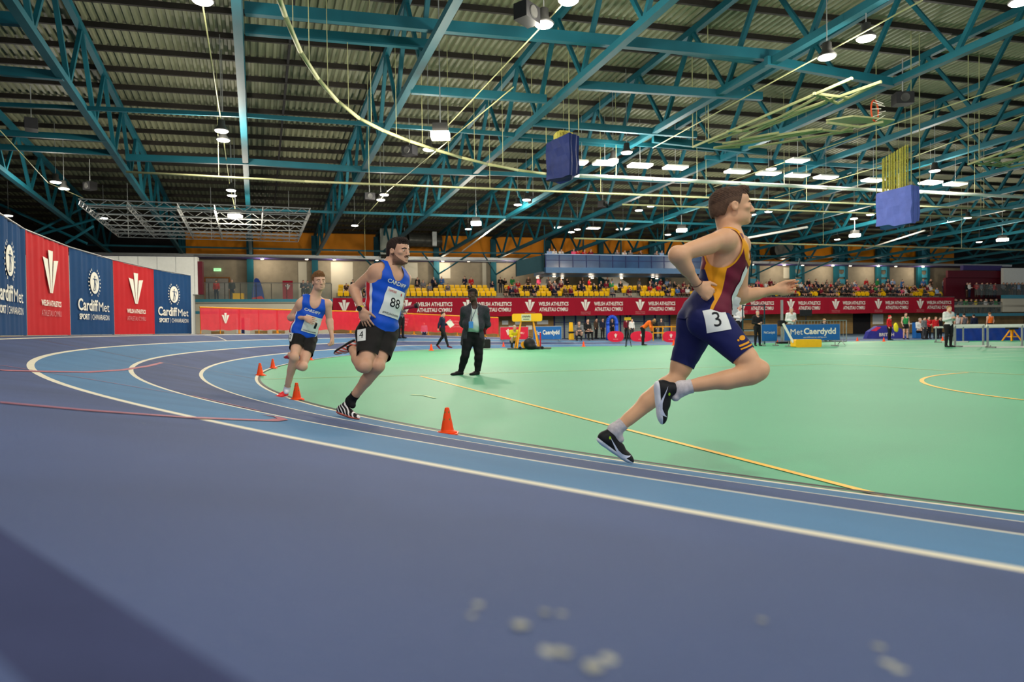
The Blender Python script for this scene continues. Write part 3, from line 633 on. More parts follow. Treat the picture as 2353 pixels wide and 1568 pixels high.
# ================================================================ organic bodies: signed distance fields polygonised to one surface
A3 = lambda v: np.array([v[0], v[1], v[2]], np.float64)
def nrm(v): v = np.asarray(v, float); return v / (np.linalg.norm(v) + 1e-12)
def sdf_eval(prims, h, grow=0.0, pad=.02):
    lo = np.full(3, 1e9); hi = -lo; bb = []
    for p in prims:
        if p['t'] == 'c':
            r = max(p['ra'], p['rb']) + grow; l = np.minimum(p['a'], p['b']) - r; u = np.maximum(p['a'], p['b']) + r
        else: r = max(p['r']) + grow; l = p['c'] - r; u = p['c'] + r
        m = p['k'] + 2.5 * h; bb.append((l - m, u + m))
        if not p.get('neg'): lo = np.minimum(lo, l); hi = np.maximum(hi, u)
    lo = lo - pad - 3 * h; hi = hi + pad + 3 * h; n = np.ceil((hi - lo) / h).astype(int) + 1
    D = np.full(tuple(n), 1.0, np.float32); g = [lo[i] + h * np.arange(n[i]) for i in range(3)]
    for p, (l, u) in zip(prims, bb):
        i0 = np.maximum(((l - lo) / h).astype(int), 0); i1 = np.minimum(np.ceil((u - lo) / h).astype(int) + 1, n)
        if (i1 <= i0).any(): continue
        sl = tuple(slice(i0[i], i1[i]) for i in range(3))
        X = g[0][sl[0]][:, None, None]; Y = g[1][sl[1]][None, :, None]; Z = g[2][sl[2]][None, None, :]
        if p['t'] == 'c':
            a, b = p['a'], p['b']; ab = b - a; L2 = ab @ ab + 1e-12
            x, y, z = X - a[0], Y - a[1], Z - a[2]
            t = np.clip((x * ab[0] + y * ab[1] + z * ab[2]) / L2, 0, 1)
            wx, wy, wz = x - t * ab[0], y - t * ab[1], z - t * ab[2]; q = wx * wx + wy * wy + wz * wz
            if p.get('f') is not None:
                f = p['f']; s = p['s']; wf = wx * f[0] + wy * f[1] + wz * f[2]; q = q + wf * wf * (1 / (s * s) - 1)
            e = p.get('e', 1.0); tt = t if e == 1 else t ** e
            d = np.sqrt(q) - (p['ra'] + (p['rb'] - p['ra']) * tt) - grow
        else:
            R = p['R']; x, y, z = X - p['c'][0], Y - p['c'][1], Z - p['c'][2]; rr = [v + grow for v in p['r']]
            q = [R[i][0] * x + R[i][1] * y + R[i][2] * z for i in range(3)]
            k0 = np.sqrt(sum((q[i] / rr[i]) ** 2 for i in range(3))); k1 = np.sqrt(sum((q[i] / rr[i] ** 2) ** 2 for i in range(3))) + 1e-9
            d = k0 * (k0 - 1) / k1
        A = D[sl]; k = p['k']
        if p.get('neg'):
            d = -d; hh = np.maximum(k - np.abs(A - d), 0) / k; D[sl] = np.maximum(A, d) + hh * hh * k * .25
        else:
            hh = np.maximum(k - np.abs(A - d), 0) / k; D[sl] = np.minimum(A, d) - hh * hh * k * .25
    return D, lo
_TET = np.array([[0, 1, 3, 7], [0, 3, 2, 7], [0, 2, 6, 7], [0, 6, 4, 7], [0, 4, 5, 7], [0, 5, 1, 7]])
def polygonise(D, lo, h, smooth=2):
    nx, ny, nz = D.shape; ins = D < 0
    c = np.zeros((nx - 1, ny - 1, nz - 1), np.int8)
    for k in range(8): dx, dy, dz = k & 1, (k >> 1) & 1, k >> 2; c += ins[dx:nx - 1 + dx, dy:ny - 1 + dy, dz:nz - 1 + dz]
    I, J, K = np.nonzero((c > 0) & (c < 8)); ids = np.zeros((len(I), 8), np.int64)
    for k in range(8): dx, dy, dz = k & 1, (k >> 1) & 1, k >> 2; ids[:, k] = ((I + dx) * ny + (J + dy)) * nz + (K + dz)
    flat = D.ravel(); tets = ids[:, _TET].reshape(-1, 4); v = flat[tets]; inn = v < 0; cnt = inn.sum(1)
    keep = (cnt > 0) & (cnt < 4); tets = tets[keep]; inn = inn[keep]; cnt = cnt[keep]
    o = np.argsort(~inn, axis=1, kind='stable'); tets = np.take_along_axis(tets, o, 1)
    E1 = []; dirs = []
    def pos(i): return np.stack([i // (ny * nz), (i // nz) % ny, i % nz], -1).astype(float)
    def tri(m, es, a, b):
        t = tets[m]; E1.append(np.stack([np.stack([t[:, i], t[:, j]], -1) for i, j in es], 1))
        dirs.append(pos(t[:, b]).mean(1) - pos(t[:, a]).mean(1))
    m1 = cnt == 1; tri(m1, [(0, 1), (0, 2), (0, 3)], [0], [1, 2, 3])
    m3 = cnt == 3; tri(m3, [(0, 3), (1, 3), (2, 3)], [0, 1, 2], [3])
    m2 = cnt == 2; tri(m2, [(0, 2), (0, 3), (1, 3)], [0, 1], [2, 3]); tri(m2, [(0, 2), (1, 3), (1, 2)], [0, 1], [2, 3])
    Ed = np.concatenate(E1); dr = np.concatenate(dirs); Ed.sort(axis=2); key = Ed[..., 0] * (nx * ny * nz) + Ed[..., 1]
    uk, inv = np.unique(key, return_inverse=True); T = inv.reshape(-1, 3); a = uk // (nx * ny * nz); b = uk % (nx * ny * nz)
    va, vb = flat[a].astype(float), flat[b].astype(float); t = va / (va - vb); V = pos(a) + (pos(b) - pos(a)) * t[:, None]
    n = np.cross(V[T[:, 1]] - V[T[:, 0]], V[T[:, 2]] - V[T[:, 0]]); fl = (n * dr).sum(1) < 0; T[fl] = T[fl][:, ::-1]
    V = V * h + lo
    for _ in range(smooth):
        e = np.concatenate([T[:, [0, 1]], T[:, [1, 2]], T[:, [2, 0]]]); S_ = np.zeros_like(V); C_ = np.zeros(len(V))
        np.add.at(S_, e[:, 0], V[e[:, 1]]); np.add.at(S_, e[:, 1], V[e[:, 0]]); np.add.at(C_, e[:, 0], 1); np.add.at(C_, e[:, 1], 1)
        V = V * .4 + .6 * S_ / np.maximum(C_, 1)[:, None]
    return V, T
def skin(prims, h, grow=0.0, smooth=2): D, lo = sdf_eval(prims, h, grow); return polygonise(D, lo, h, smooth)
def vnormals(V, T):
    n = np.cross(V[T[:, 1]] - V[T[:, 0]], V[T[:, 2]] - V[T[:, 0]]); N = np.zeros_like(V)
    for i in range(3): np.add.at(N, T[:, i], n)
    return N / (np.linalg.norm(N, axis=1)[:, None] + 1e-12)
def split(V, T, g):     # cut triangles along g=0, keep both sides
    s = g > 0; m = s[T]; c = m.sum(1); whole = T[(c == 0) | (c == 3)]; out = [whole]; newV = []; keys = {}
    W = T[(c == 1) | (c == 2)]; mw = s[W]; odd = np.where((mw.sum(1) == 1), mw.argmax(1), (~mw).argmax(1))
    r = np.stack([W[np.arange(len(W)), odd], W[np.arange(len(W)), (odd + 1) % 3], W[np.arange(len(W)), (odd + 2) % 3]], 1)
    def ev(a, b): return np.minimum(a, b) * np.int64(len(V)) + np.maximum(a, b)
    k1 = ev(r[:, 0], r[:, 1]); k2 = ev(r[:, 0], r[:, 2]); uk, inv = np.unique(np.concatenate([k1, k2]), return_inverse=True)
    a = uk // len(V); b = uk % len(V); t = g[a] / (g[a] - g[b] + 1e-15); t = np.clip(t, .001, .999)
    NV = V[a] + (V[b] - V[a]) * t[:, None]; i1 = inv[:len(r)] + len(V); i2 = inv[len(r):] + len(V)
    out += [np.stack([r[:, 0], i1, i2], 1), np.stack([i1, r[:, 1], r[:, 2]], 1), np.stack([i1, r[:, 2], i2], 1)]
    return np.concatenate([V, NV]), np.concatenate(out)
def clip(V, T, gf):     # keep gf>0
    g = gf(V); V2, T2 = split(V, T, g); c = V2[T2].mean(1); T2 = T2[gf(c) > 0]
    u, inv = np.unique(T2, return_inverse=True); return V2[u], inv.reshape(-1, 3)
# ---------------------------------------------------------------- the human figure
def cone(a, b, ra, rb, k=.02, f=None, s=1.0, e=1.0): return dict(t='c', a=A3(a), b=A3(b), ra=ra, rb=rb, k=k, f=None if f is None else nrm(f), s=s, e=e)
def ell(c, r, R=None, k=.02, neg=False): return dict(t='e', c=A3(c), r=r, R=np.eye(3) if R is None else np.array(R), k=k, neg=neg)
class Fig: pass
def figure(J, build=1.0, hs=1.0, head_fwd=None, head_up=None, belly=0.0, muscle=1.0, fingers=True, hands=None, feet=None, head_s=1.0, us=.96):
    """J: joints (world, numpy). keys pel, nk, hd, shR, shL, elR, elL, wrR, wrL, hipR, hipL, knR, knL, anR, anL, toR, toL"""
    F = Fig(); F.J = J; s = hs; P = {}
    U = nrm(J['nk'] - J['pel']); A = J['shR'] - J['shL']; A = nrm(A - U * (A @ U)); Fw = np.cross(U, A)
    HA = J['hipR'] - J['hipL']; HA = nrm(HA - U * (HA @ U) * .5); HF = nrm(np.cross(U, HA)); L = np.linalg.norm(J['nk'] - J['pel'])
    F.U, F.A, F.Fw, F.L, F.HA, F.HF = U, A, Fw, L, HA, HF
    def tp(fr, lat=0, fr_=0): w = min(1, max(0, (fr - .3) / .4)); a = nrm(HA * (1 - w) + A * w); f = np.cross(U, a); return J['pel'] + U * (L * fr) + a * lat * s + nrm(f) * fr_ * s
    F.tp = tp
    RT = [A, Fw, U]; RH = [HA, HF, np.cross(HA, HF)]; b = build * s
    t = [ell(tp(.04), (.148 * b, .100 * b, .105 * s), RH, .03), ell(tp(.34, 0, .004 + belly * .5), (.128 * b + belly * .6, .092 * b + belly, .15 * s), RT, .05),
         ell(tp(.62), (.148 * b, .108 * b + belly * .5, .17 * s), RT, .06), ell(tp(.82, 0, -.008), (.158 * b, .092 * b, .115 * s), RT, .05)]
    for q in (-1, 1):
        t += [ell(tp(.80, .07 * q, .068), (.072 * b, .032 * b, .052 * s), RT, .04), ell(tp(.70, .115 * q, -.02), (.045 * b, .075 * b, .13 * s), RT, .05),
              ell(tp(.80, .075 * q, -.075), (.06 * b, .035 * b, .09 * s), RT, .04)]
        sh = J['shR'] if q > 0 else J['shL']
        t += [cone(tp(.90, .03 * q, -.01), sh, .058 * b, .052 * b, .05), cone(tp(1.02, .015 * q, -.02), sh * .55 + tp(.95, 0, -.01) * .45, .042 * b, .036 * b, .04)]
    for q, hp in ((1, J['hipR']), (-1, J['hipL'])): t.append(ell(hp - HF * .045 * s - U * .015 * s, (.078 * b, .082 * b, .09 * s), RH, .04))
    P['torso'] = t
    P['neck'] = []
    for sd in 'RL':
        q = 1 if sd == 'R' else -1; sh, el, wr = J['sh' + sd], J['el' + sd], J['wr' + sd]; ua = nrm(el - sh); fa = nrm(wr - el); m = muscle
        bend = nrm(fa - ua * (fa @ ua)) if abs(fa @ ua) < .99 else Fw
        P['up' + sd] = [ell(sh + ua * .015, (.056 * b, .056 * b, .060 * s), None, .03), cone(sh, el, .047 * b, .036 * b, .03), cone(sh + (el - sh) * .35 + bend * .014, sh + (el - sh) * .75 + bend * .010, .036 * b * m, .030 * b, .025), cone(sh + (el - sh) * .25 - bend * .014, sh + (el - sh) * .7 - bend * .008, .036 * b * m, .028 * b, .025), ell(el, (.037 * b,) * 3, None, .02)]
        P['lo' + sd] = [cone(el, wr, .036 * b, .0235 * s, .02), cone(el + (wr - el) * .08, el + (wr - el) * .45, .041 * b * m, .033 * b, .03)]
        hp, kn, an = J['hip' + sd], J['kn' + sd], J['an' + sd]; th = nrm(kn - hp); sk = nrm(an - kn); bk = sk - th * (sk @ th)
        bk = nrm(bk) if np.linalg.norm(bk) > .12 else -HF
        fr = -bk; pole = nrm(np.cross(th, fr)); calf = bk - sk * (bk @ sk); calf = nrm(calf) if np.linalg.norm(calf) > .1 else -HF
        F.__dict__['pole' + sd] = pole
        P['th' + sd] = [cone(hp, kn, .083 * b, .045 * b, .05, e=.9), cone(hp + (kn - hp) * .2 + fr * .022, hp + (kn - hp) * .75 + fr * .014, .062 * b * m, .042 * b, .04), cone(hp + (kn - hp) * .15 - fr * .03, hp + (kn - hp) * .7 - fr * .018, .060 * b * m, .038 * b, .04), ell(kn + fr * .006, (.045 * b, .045 * b, .047 * b), None, .03), ell(kn + fr * .026 - sk * .01, (.022 * s,) * 3, None, .03)]
        P['sh' + sd] = [cone(kn, an, .046 * b, .033 * s, .03), cone(kn + (an - kn) * .12 + calf * .020, kn + (an - kn) * .42 + calf * .018, .045 * b * m, .040 * b * m, .035), cone(kn + (an - kn) * .42 + calf * .016, kn + (an - kn) * .75 + calf * .004, .034 * b, .026 * s, .03), ell(an, (.034 * s, .034 * s, .036 * s), None, .02)]
        to = J['to' + sd]; fd = nrm(to - an); P['ft' + sd] = [cone(an - sk * -.01, an + (to - an) * .30, .030 * s, .022 * s, .02)]
    # head
    hc = J['hd']; hu = nrm(head_up if head_up is not None else hc - J['nk']); hf = head_fwd if head_fwd is not None else Fw; hf = nrm(hf - hu * (np.asarray(hf) @ hu)); hr = np.cross(hf, hu); sb = s; s = s * head_s
    F.hc, F.hu, F.hf, F.hr = hc, hu, hf, hr; RHd = [hr, hf, hu]
    def hp_(r, f, u, s=s): return hc + (hr * r + hf * f + hu * u * us) * s
    F.hp = hp_
    F.us = us; e = lambda r, f, u, rr, k=.015, neg=False: ell(hp_(r, f, u), (rr[0] * s, rr[1] * s, rr[2] * s * us), RHd, k, neg)
    hd = [e(0, -.018, .030, (.075, .094, .086), .02), e(0, .042, .040, (.060, .046, .052), .03), e(0, .030, -.030, (.057, .058, .078), .03), e(0, .030, -.078, (.047, .052, .034), .03), e(0, .072, -.101, (.020, .017, .015), .022)]
    for q in (-1, 1): hd += [e(.042 * q, .060, -.020, (.019, .018, .014), .02), e(.040 * q, .004, -.070, (.018, .032, .03), .025)]
    hd += [e(0, .083, .020, (.047, .011, .009), .014)]
    for q in (-1, 1): hd += [e(.031 * q, .096, .001, (.017, .014, .011), .010, True), e(.031 * q, .0775, -.001, (.0155, .0135, .0115), .004)]
    hd += [cone(hp_(0, .088, .016), hp_(0, .108, -.032), .0090 * s, .0125 * s, .014), e(0, .108, -.037, (.010, .010, .008), .008)]
    for q in (-1, 1): hd += [e(.012 * q, .099, -.040, (.008, .010, .007), .008), e(.0065 * q, .105, -.0465, (.0032, .006, .004), .003, True)]
    hd += [e(0, .092, -.0615, (.022, .011, .0064), .006), e(0, .088, -.0755, (.019, .011, .0072), .006), e(0, .103, -.068, (.019, .009, .0026), .003, True)]
    for q in (-1, 1): hd += [e(.0755 * q, -.012, -.008, (.0085, .019, .031), .008), e(.083 * q, -.006, -.004, (.006, .010, .018), .004, True)]
    P['head'] = hd
    P['neck'] = [cone(J['nk'] - U * .03, hc - hu * .070 * s - hf * .022 * s, .060 * b, .054 * b, .03), cone(J['nk'] - U * .02 - Fw * .02, hc - hu * .02 * s - hf * .055 * s, .050 * b, .045 * b, .03)]
    # hands
    F.s = s; s = sb
    for sd in 'RL':
        wr = J['wr' + sd]; el = J['el' + sd]; spec = (hands or {}).get(sd, {})
        d = nrm(spec.get('dir', wr - el)); n = spec.get('palm', -Fw * 0 + (A if sd == 'L' else -A)); n = nrm(np.asarray(n) - d * (np.asarray(n) @ d)); th = np.cross(d, n) * (1 if sd == 'R' else -1)
        # th: towards the thumb side
        if 'thumb' in spec: th = nrm(np.asarray(spec['thumb']) - d * (np.asarray(spec['thumb']) @ d)); n = np.cross(th, d) * (1 if spec.get('flip', 1) > 0 else -1)
        if 'palm' in spec: pn = np.asarray(spec['palm']); n = n if n @ pn > 0 else -n
        pc = wr + d * .045 * s; ps = [ell(pc + d * .006 * s, (.040 * s, .048 * s, .0145 * s), [th, d, n], .015), cone(wr, pc, .025 * s, .024 * s, .02, n, .75)]
        if fingers:
            cu = spec.get('curl', .5); spd = spec.get('spread', .05)
            for i, (o, ln, rr) in enumerate(((.030, .072, .0086), (.010, .080, .0088), (-.010, .075, .0084), (-.028, .060, .0074))):
                c_ = cu[i] if isinstance(cu, (list, tuple)) else cu + .06 * i; p = wr + (d * .083 + th * o) * s; ang = 0.25 * c_; dd = nrm(d + th * (spd * (1.5 - i)))
                ps.append(cone(wr + (d * .045 + th * o * .8) * s, p, .0105 * s, .0095 * s, .008))
                for j, (fl_, bn) in enumerate(((.46, 1.0), (.30, 1.15), (.24, .8))):
                    ang += c_ * bn; v = dd * math.cos(ang) + n * math.sin(ang); q = p + v * ln * fl_ * s; r0 = rr * (1 - .09 * j) * s
                    ps.append(cone(p, q, r0, r0 * .93, .003)); p = q
            tb = wr + (d * .022 + th * .026) * s; ta = spec.get('thumb_open', .6); v = nrm(d * (1.0) + th * (1.1 * ta) + n * .35); q = tb + v * .040 * s; ps.append(cone(tb, q, .0145 * s, .0110 * s, .014))
            v2 = nrm(v + d * .3 + n * spec.get('thumb_in', .3) - th * .3); q2 = q + v2 * .030 * s; ps.append(cone(q, q2, .0105 * s, .0095 * s, .004)); ps.append(cone(q2, q2 + nrm(v2 + n * .2) * .024 * s, .0095 * s, .0075 * s, .003))
        else: ps.append(cone(pc + d * .03 * s, pc + d * .08 * s + n * .02 * s, .028 * s, .016 * s, .01, n, .6))
        P['hand' + sd] = ps; F.__dict__['hand' + sd] = (wr, d, n, th)
    F.P = P; F.b = b; return F
def cat(F, keys): return [p for k in keys for p in F.P[k]]
ALLB = ['torso', 'neck', 'upR', 'upL', 'loR', 'loL', 'thR', 'thL', 'shR', 'shL', 'ftR', 'ftL', 'head', 'handR', 'handL']
def shoe(an, heel, toe, up, w=1.0, s=1.0):
    """prims of a running shoe. heel/toe: ends of the sole; up: away from the sole"""
    d = nrm(toe - heel); up = nrm(up - d * (up @ d)); r = np.cross(d, up); L = np.linalg.norm(toe - heel); R = [r, d, up]
    f = lambda a, u, q=0.0: heel + d * (L * a) + up * u + r * q
    pr = [ell(f(.13, .040), (.033 * w, .038, .040), R, .02), ell(f(.36, .034), (.035 * w, .065, .038), R, .03), ell(f(.66, .026), (.045 * w, .070, .030), R, .03), ell(f(.86, .020), (.037 * w, .042, .021), R, .02),
          cone(f(.20, .045), f(.20, .045) + nrm(an - f(.20, .045)) * min(.045, np.linalg.norm(an - f(.2, .045))), .040, .038, .02), cone(f(.30, .05), f(.55, .045), .034, .026, .025),
          cone(f(.12, .012), f(.38, .010), .032 * w, .033 * w, .01, up, .42), cone(f(.38, .010), f(.80, .010), .034 * w, .042 * w, .01, up, .36), cone(f(.75, .010), f(.90, .013), .042 * w, .030 * w, .01, up, .36)]
    return pr, (heel, d, up, r, L)
def mk(nm, V, T, m, parent, o, mi=None): return link(nm, np_mesh(nm, V - A3(o), T, m, mi), parent)
def bvh_of(V, T): return BVHTree.FromPolygons([Vector(v) for v in V], [tuple(int(i) for i in t) for t in T])
def subdiv2d(vs, fs, step):
    bm = bmesh.new(); B = [bm.verts.new((x, y, 0)) for x, y in vs]
    for f in fs:
        try: bm.faces.new([B[i] for i in f])
        except ValueError: pass
    bmesh.ops.triangulate(bm, faces=bm.faces[:])
    for _ in range(4):
        es = [e for e in bm.edges if e.calc_length() > step]
        if not es: break
        bmesh.ops.subdivide_edges(bm, edges=es, cuts=1); bmesh.ops.triangulate(bm, faces=bm.faces[:])
    bm.verts.ensure_lookup_table(); out = ([(v.co.x, v.co.y) for v in bm.verts], [tuple(v.index for v in f.verts) for f in bm.faces]); bm.free(); return out
def decal(nm, items, bvh, o, X, Y, parent, org, off=.003, step=.02, reach=.35):
    """items: [((verts2d, faces), material, extra_offset)] laid on the surface seen from X x Y"""
    o = Vector(o); X = Vector(X).normalized(); Y = Vector(Y).normalized(); Zd = X.cross(Y).normalized(); V = []; T = []; mi = []; ms = []
    for (vf, m, eo) in items:
        if m not in ms: ms.append(m)
        vs, fs = subdiv2d(vf[0], vf[1], step); b = len(V); last = None
        for x, y in vs:
            p = o + X * x + Y * y + Zd * reach; hit, n, _, dist = bvh.ray_cast(p, -Zd, reach * 2)
            if hit is None: hit = (o + X * x + Y * y) if last is None else o + X * x + Y * y + Zd * last; n = Zd
            else: last = (hit - o).dot(Zd)
            V.append(hit + Zd * (off + eo))
        for f in fs: T.append(tuple(b + i for i in f)); mi.append(ms.index(m))
    if not T: return
    V = np.array([tuple(v) for v in V]); return mk(nm, V, np.array(T), ms, parent, org, mi)
def skinm(c, nm): return mat(nm, c, .5, var=.05, scale=12, spec=.35)
EYEW = mat('eye_white', 'E6E0DA', .3, var=0); IRIS = mat('eye_iris', '2A2018', .3, var=0)
LIP = {}
def eyes(F, parent, o):
    mb = MB(); mi = MB()
    for q in (-1, 1):
        c = Vector(F.hp(.031 * q, .0795, .000)); f = Vector(F.hf)
        V = []; n = 10
        bm = bmesh.new(); bmesh.ops.create_icosphere(bm, subdivisions=2, radius=1.0); a1, a2, a3 = Vector(F.hr) * .0130 * F.s, f * .0125 * F.s, Vector(F.hu) * .0046 * F.s * F.us; mb.add([c - Vector(o) + a1 * v.co.x + a2 * v.co.y + a3 * v.co.z for v in bm.verts], [tuple(v.index for v in fc.verts) for fc in bm.faces]); bm.free()
        bm = bmesh.new(); bmesh.ops.create_icosphere(bm, subdivisions=1, radius=1.0); c2 = c + f * .0090 * F.s; mi.add([c2 - Vector(o) + a1 * v.co.x * .42 + a2 * v.co.y * .36 + a3 * v.co.z * 1.02 for v in bm.verts], [tuple(v.index for v in fc.verts) for fc in bm.faces]); bm.free()
    e = mb.build('eyes', EYEW, parent, True); mi.build('iris', IRIS, e, True)
def brows(F, V, T, parent, o, m):
    Nn = vnormals(V, T)
    def g(P): q = (P - F.hc) / F.s; r = np.abs(q @ F.hr); f = q @ F.hf; u = q @ F.hu / F.us; return np.where(f > .03, np.minimum(.0042 - np.abs(u - .0195 - .10 * (r - .012) + 2.2 * np.maximum(r - .034, 0) ** 1.0 * .25), np.minimum(r - .012, .050 - r)), -1)
    sel = np.linalg.norm(V - F.hc, axis=1) < .16; T1 = T[sel[T].all(1)]; V1, T1 = clip(V + Nn * .0025, T1, g)
    if len(T1): mk('eyebrows', V1, T1, m, parent, o)
def hair(F, parent, o, m, top=.016, quiff=.0, line=.062, rough=.004, h=.005, back=-.055, side_fade=0.0, long=0.0, seed=1, fade=None):
    s = F.s; R = [F.hr, F.hf, F.hu]; e = lambda r, f, u, rr, k=.02: ell(F.hp(r, f, u), (rr[0] * s, rr[1] * s, rr[2] * s * F.us), R, k)
    pr = [e(0, -.018, .030, (.0775 + side_fade, .0975, .090)), e(0, .040, .042, (.0625, .050, .054)), e(0, -.012, .058, (.066, .088, .060 + top)), e(0, -.065, -.02, (.058 + long * .4, .050 + long, .062 + long))]
    if quiff: pr += [e(0, .052, .092, (.050, .030, .022 + quiff)), e(.02, .066, .094, (.030, .022, .016 + quiff))]
    V, T = skin(pr, h, .0015)
    q = (V - F.hc) / s; u = q @ F.hu / F.us; n = vnormals(V, T)
    nz = np.sin(q[:, 0] * 310 + seed) * np.sin(q[:, 1] * 270 + 2 * seed) + .6 * np.sin(q[:, 2] * 500 + q[:, 0] * 400) + .5 * np.sin((q @ F.hf) * 800 + 3 * (q @ F.hr) * 200)
    V = V + n * (nz * rough * np.clip((u - .03) / .05, .1, 1))[:, None]
    def g(P):
        q = (P - F.hc) / s; f = q @ F.hf; u = q @ F.hu / F.us; r = np.abs(q @ F.hr)
        ln = np.where(f > .045, line, np.where(f > .012, .002 + (line - .002) * np.clip((f - .018) / .022, 0, 1), np.where(f > -.03, .018, back + (.018 - back) * np.clip((f + .060) / .025, 0, 1))))
        return u - ln - .003 * np.sin(r * 300)
    V, T = clip(V, T, g)
    if fade:
        gf = lambda P: ((P - F.hc) / s) @ F.hu - .040 + .25 * np.maximum(-((P - F.hc) / s) @ F.hf - .02, 0)
        V, T = split(V, T, gf(V)); return mk('hair', V, T, [m, fade], parent, o, np.where(gf(V[T].mean(1)) > 0, 0, 1))
    return mk('hair', V, T, m, parent, o)
# ================================================================ the runners and the official
def torso_c(F, P): q = P - F.J['pel']; return q @ F.A, q @ F.Fw, (q @ F.U) / F.L
def leg_t(F, P):
    best = None
    for sd in 'RL':
        h, k = F.J['hip' + sd], F.J['kn' + sd]; a = k - h; t = ((P - h) @ a) / (a @ a); d = np.linalg.norm(P - h - np.clip(t, 0, 1)[:, None] * a, axis=1)
        if best is None: best = (t, d)
        else: c = d < best[1]; best = (np.where(c, t, best[0]), np.minimum(d, best[1]))
    return best[0]
def smoothw(P, amp, fr, seed=0): return amp * (np.sin(P[:, 0] * fr + P[:, 2] * fr * .7 + seed) * np.sin(P[:, 1] * fr * .9 - P[:, 2] * fr * .5 + 2 * seed) + .5 * np.sin(P[:, 2] * fr * 1.9 + P[:, 0] * fr * .8 + seed))
def garment(nm, prims, grow, h, fields, mats, parent, o, wr=(0, 40), paint=None, smooth=2, seed=0):
    V, T = skin(prims, h, grow, smooth)
    for f in fields: V, T = clip(V, T, f)
    if wr[0]: V = V + vnormals(V, T) * smoothw(V, wr[0], wr[1], seed)[:, None]
    mi = None
    if paint:
        for g in paint[0]: V, T = split(V, T, g(V))
        mi = paint[1](V[T].mean(1))
    ob = mk(nm, V, T, mats, parent, o, mi); return ob, V, T
def singlet_fields(F, hem=-.10, hole=.088, neck=.07, scoop=.05, drop=.02):
    s = F.b
    def arm(P):
        r = None
        for q, sh in ((1, F.J['shR']), (-1, F.J['shL'])):
            c = sh - F.U * drop * s + F.A * q * .012; d = P - c; e = np.sqrt((d @ F.A) ** 2 * .85 + (d @ F.Fw) ** 2 * .9 + (d @ F.U) ** 2 * .62) - hole * s
            u_ = (P - sh) @ F.U; e = np.minimum(e, .012 + 1.3 * np.maximum(-u_ - .06, 0) - (P - sh) @ F.A * q); r = e if r is None else np.minimum(r, e)
        return r
    def nk(P):
        a, b, c = torso_c(F, P); u = (c - 1.0) * F.L; f = np.where(b > 0, scoop, .02); return np.sqrt((a / neck) ** 2 + ((u + .0) / (f + .045)) ** 2) - 1
    return [lambda P: torso_c(F, P)[2] - hem, arm, nk, lambda P: 1.06 - torso_c(F, P)[2]]
def shorts_fields(F, hem=.6, waist=.14): return [lambda P: hem - leg_t(F, P), lambda P: waist - torso_c(F, P)[2]]
def JP(spec, Y0): return {k: A3(at_y(v[0], v[1], Y0 + v[2])) for k, v in spec.items()}
def do_shoe(nm, sp, parent, o, mats, h=.0045, stripes=None, label=None):
    pr, (heel, d, up, r, L) = sp; V, T = skin(pr, h, 0, 2)
    uc = lambda P: (P - heel) @ up - .0165 - .006 * np.clip(1 - ((P - heel) @ d) / L * 2, 0, 1)
    V, T = split(V, T, uc(V)); C = V[T].mean(1); mi = np.where(uc(C) < 0, 1, 0)
    if stripes is not None:
        g = stripes(V, heel, d, up, r, L); V, T = split(V, T, g); C = V[T].mean(1); mi = np.where(uc(C) < 0, 1, np.where(stripes(C, heel, d, up, r, L) > 0, 2, 0))
    ob = mk(nm, V, T, mats, parent, o, mi)
    if label: ob['label'] = label
    m = MB()
    for i in range(5):
        c = heel + d * L * (.42 + .07 * i) + up * (.076 - .011 * i) - A3(o); m.tube(Vector(c - r * .017), Vector(c + r * .017 + d * .006), .0025, 5)
    m.build('laces', BLACK, ob).matrix_parent_inverse = Matrix.Identity(4)
    return ob, V, T
def sock(F, sd, parent, o, m, t0=.80, label=None):
    a, k = F.J['an' + sd], F.J['kn' + sd]; ax = nrm(a - k); L = np.linalg.norm(a - k)
    ob, V, T = garment('sock', F.P['sh' + sd] + F.P['ft' + sd], .0045, .005, [lambda P: ((P - k) @ ax) / L - t0, lambda P: .13 - np.linalg.norm(P - a, axis=1)], [m], parent, o)
    if label: ob['label'] = label
BIB = mat('race_bib_paper', 'E2E2DC', .6, var=.03); INK = mat('printed_ink', '17181C', .6, var=0)
# ------------------------------------------------ leader in maroon and amber
hit = track_hit(1442, 1066); Y0 = hit[0].y
J = JP(dict(pel=(1622, 722, -.03), nk=(1689, 551, -.01), hd=(1681, 476, -.01), shR=(1667, 551, -.17), shL=(1700, 562, .15), elR=(1556, 584, -.33), elL=(1700, 682, .17), wrR=(1604, 657, -.22), wrL=(1782, 667, .14),
            hipR=(1634, 738, -.12), hipL=(1608, 740, .05), knR=(1741, 852, -.26), knL=(1549, 880, .04), anR=(1566, 893, -.20), anL=(1413, 989, .02), toR=(1521, 955, -.20), toL=(1448, 1058, .0)), Y0)
F = figure(J, 1.0, 1.0, head_fwd=np.array([1, .02, .06]), head_up=np.array([-.10, 0, 1]), head_s=1.10, us=.84, muscle=1.08,
           hands={'R': dict(dir=np.array([.74, .10, -.50]), palm=np.array([.1, 1, -.2]), curl=[.75, .82, .9, .98], spread=.03, thumb_open=.9, thumb_in=.1), 'L': dict(dir=np.array([1, -.05, .10]), palm=np.array([-.1, -1, .1]), curl=[.50, .62, .78, .92], spread=.01, thumb_open=.35)})
o = Vector((J['anL'][0], Y0, float(hit[0].z)))
ld = thing('person', 'runner in maroon, amber and navy kit with number 3, nearest the lens', 'person', o)
SK1 = skinm('DCA67E', 'skin_leader')
V, T = skin(cat(F, ALLB), .0056); body = mk('body', V, T, SK1, ld, o); eyes(F, body, o)
BR1 = mat('brown_hair', '4A3426', .7, var=.3, scale=60); brows(F, V, T, body, o, BR1)
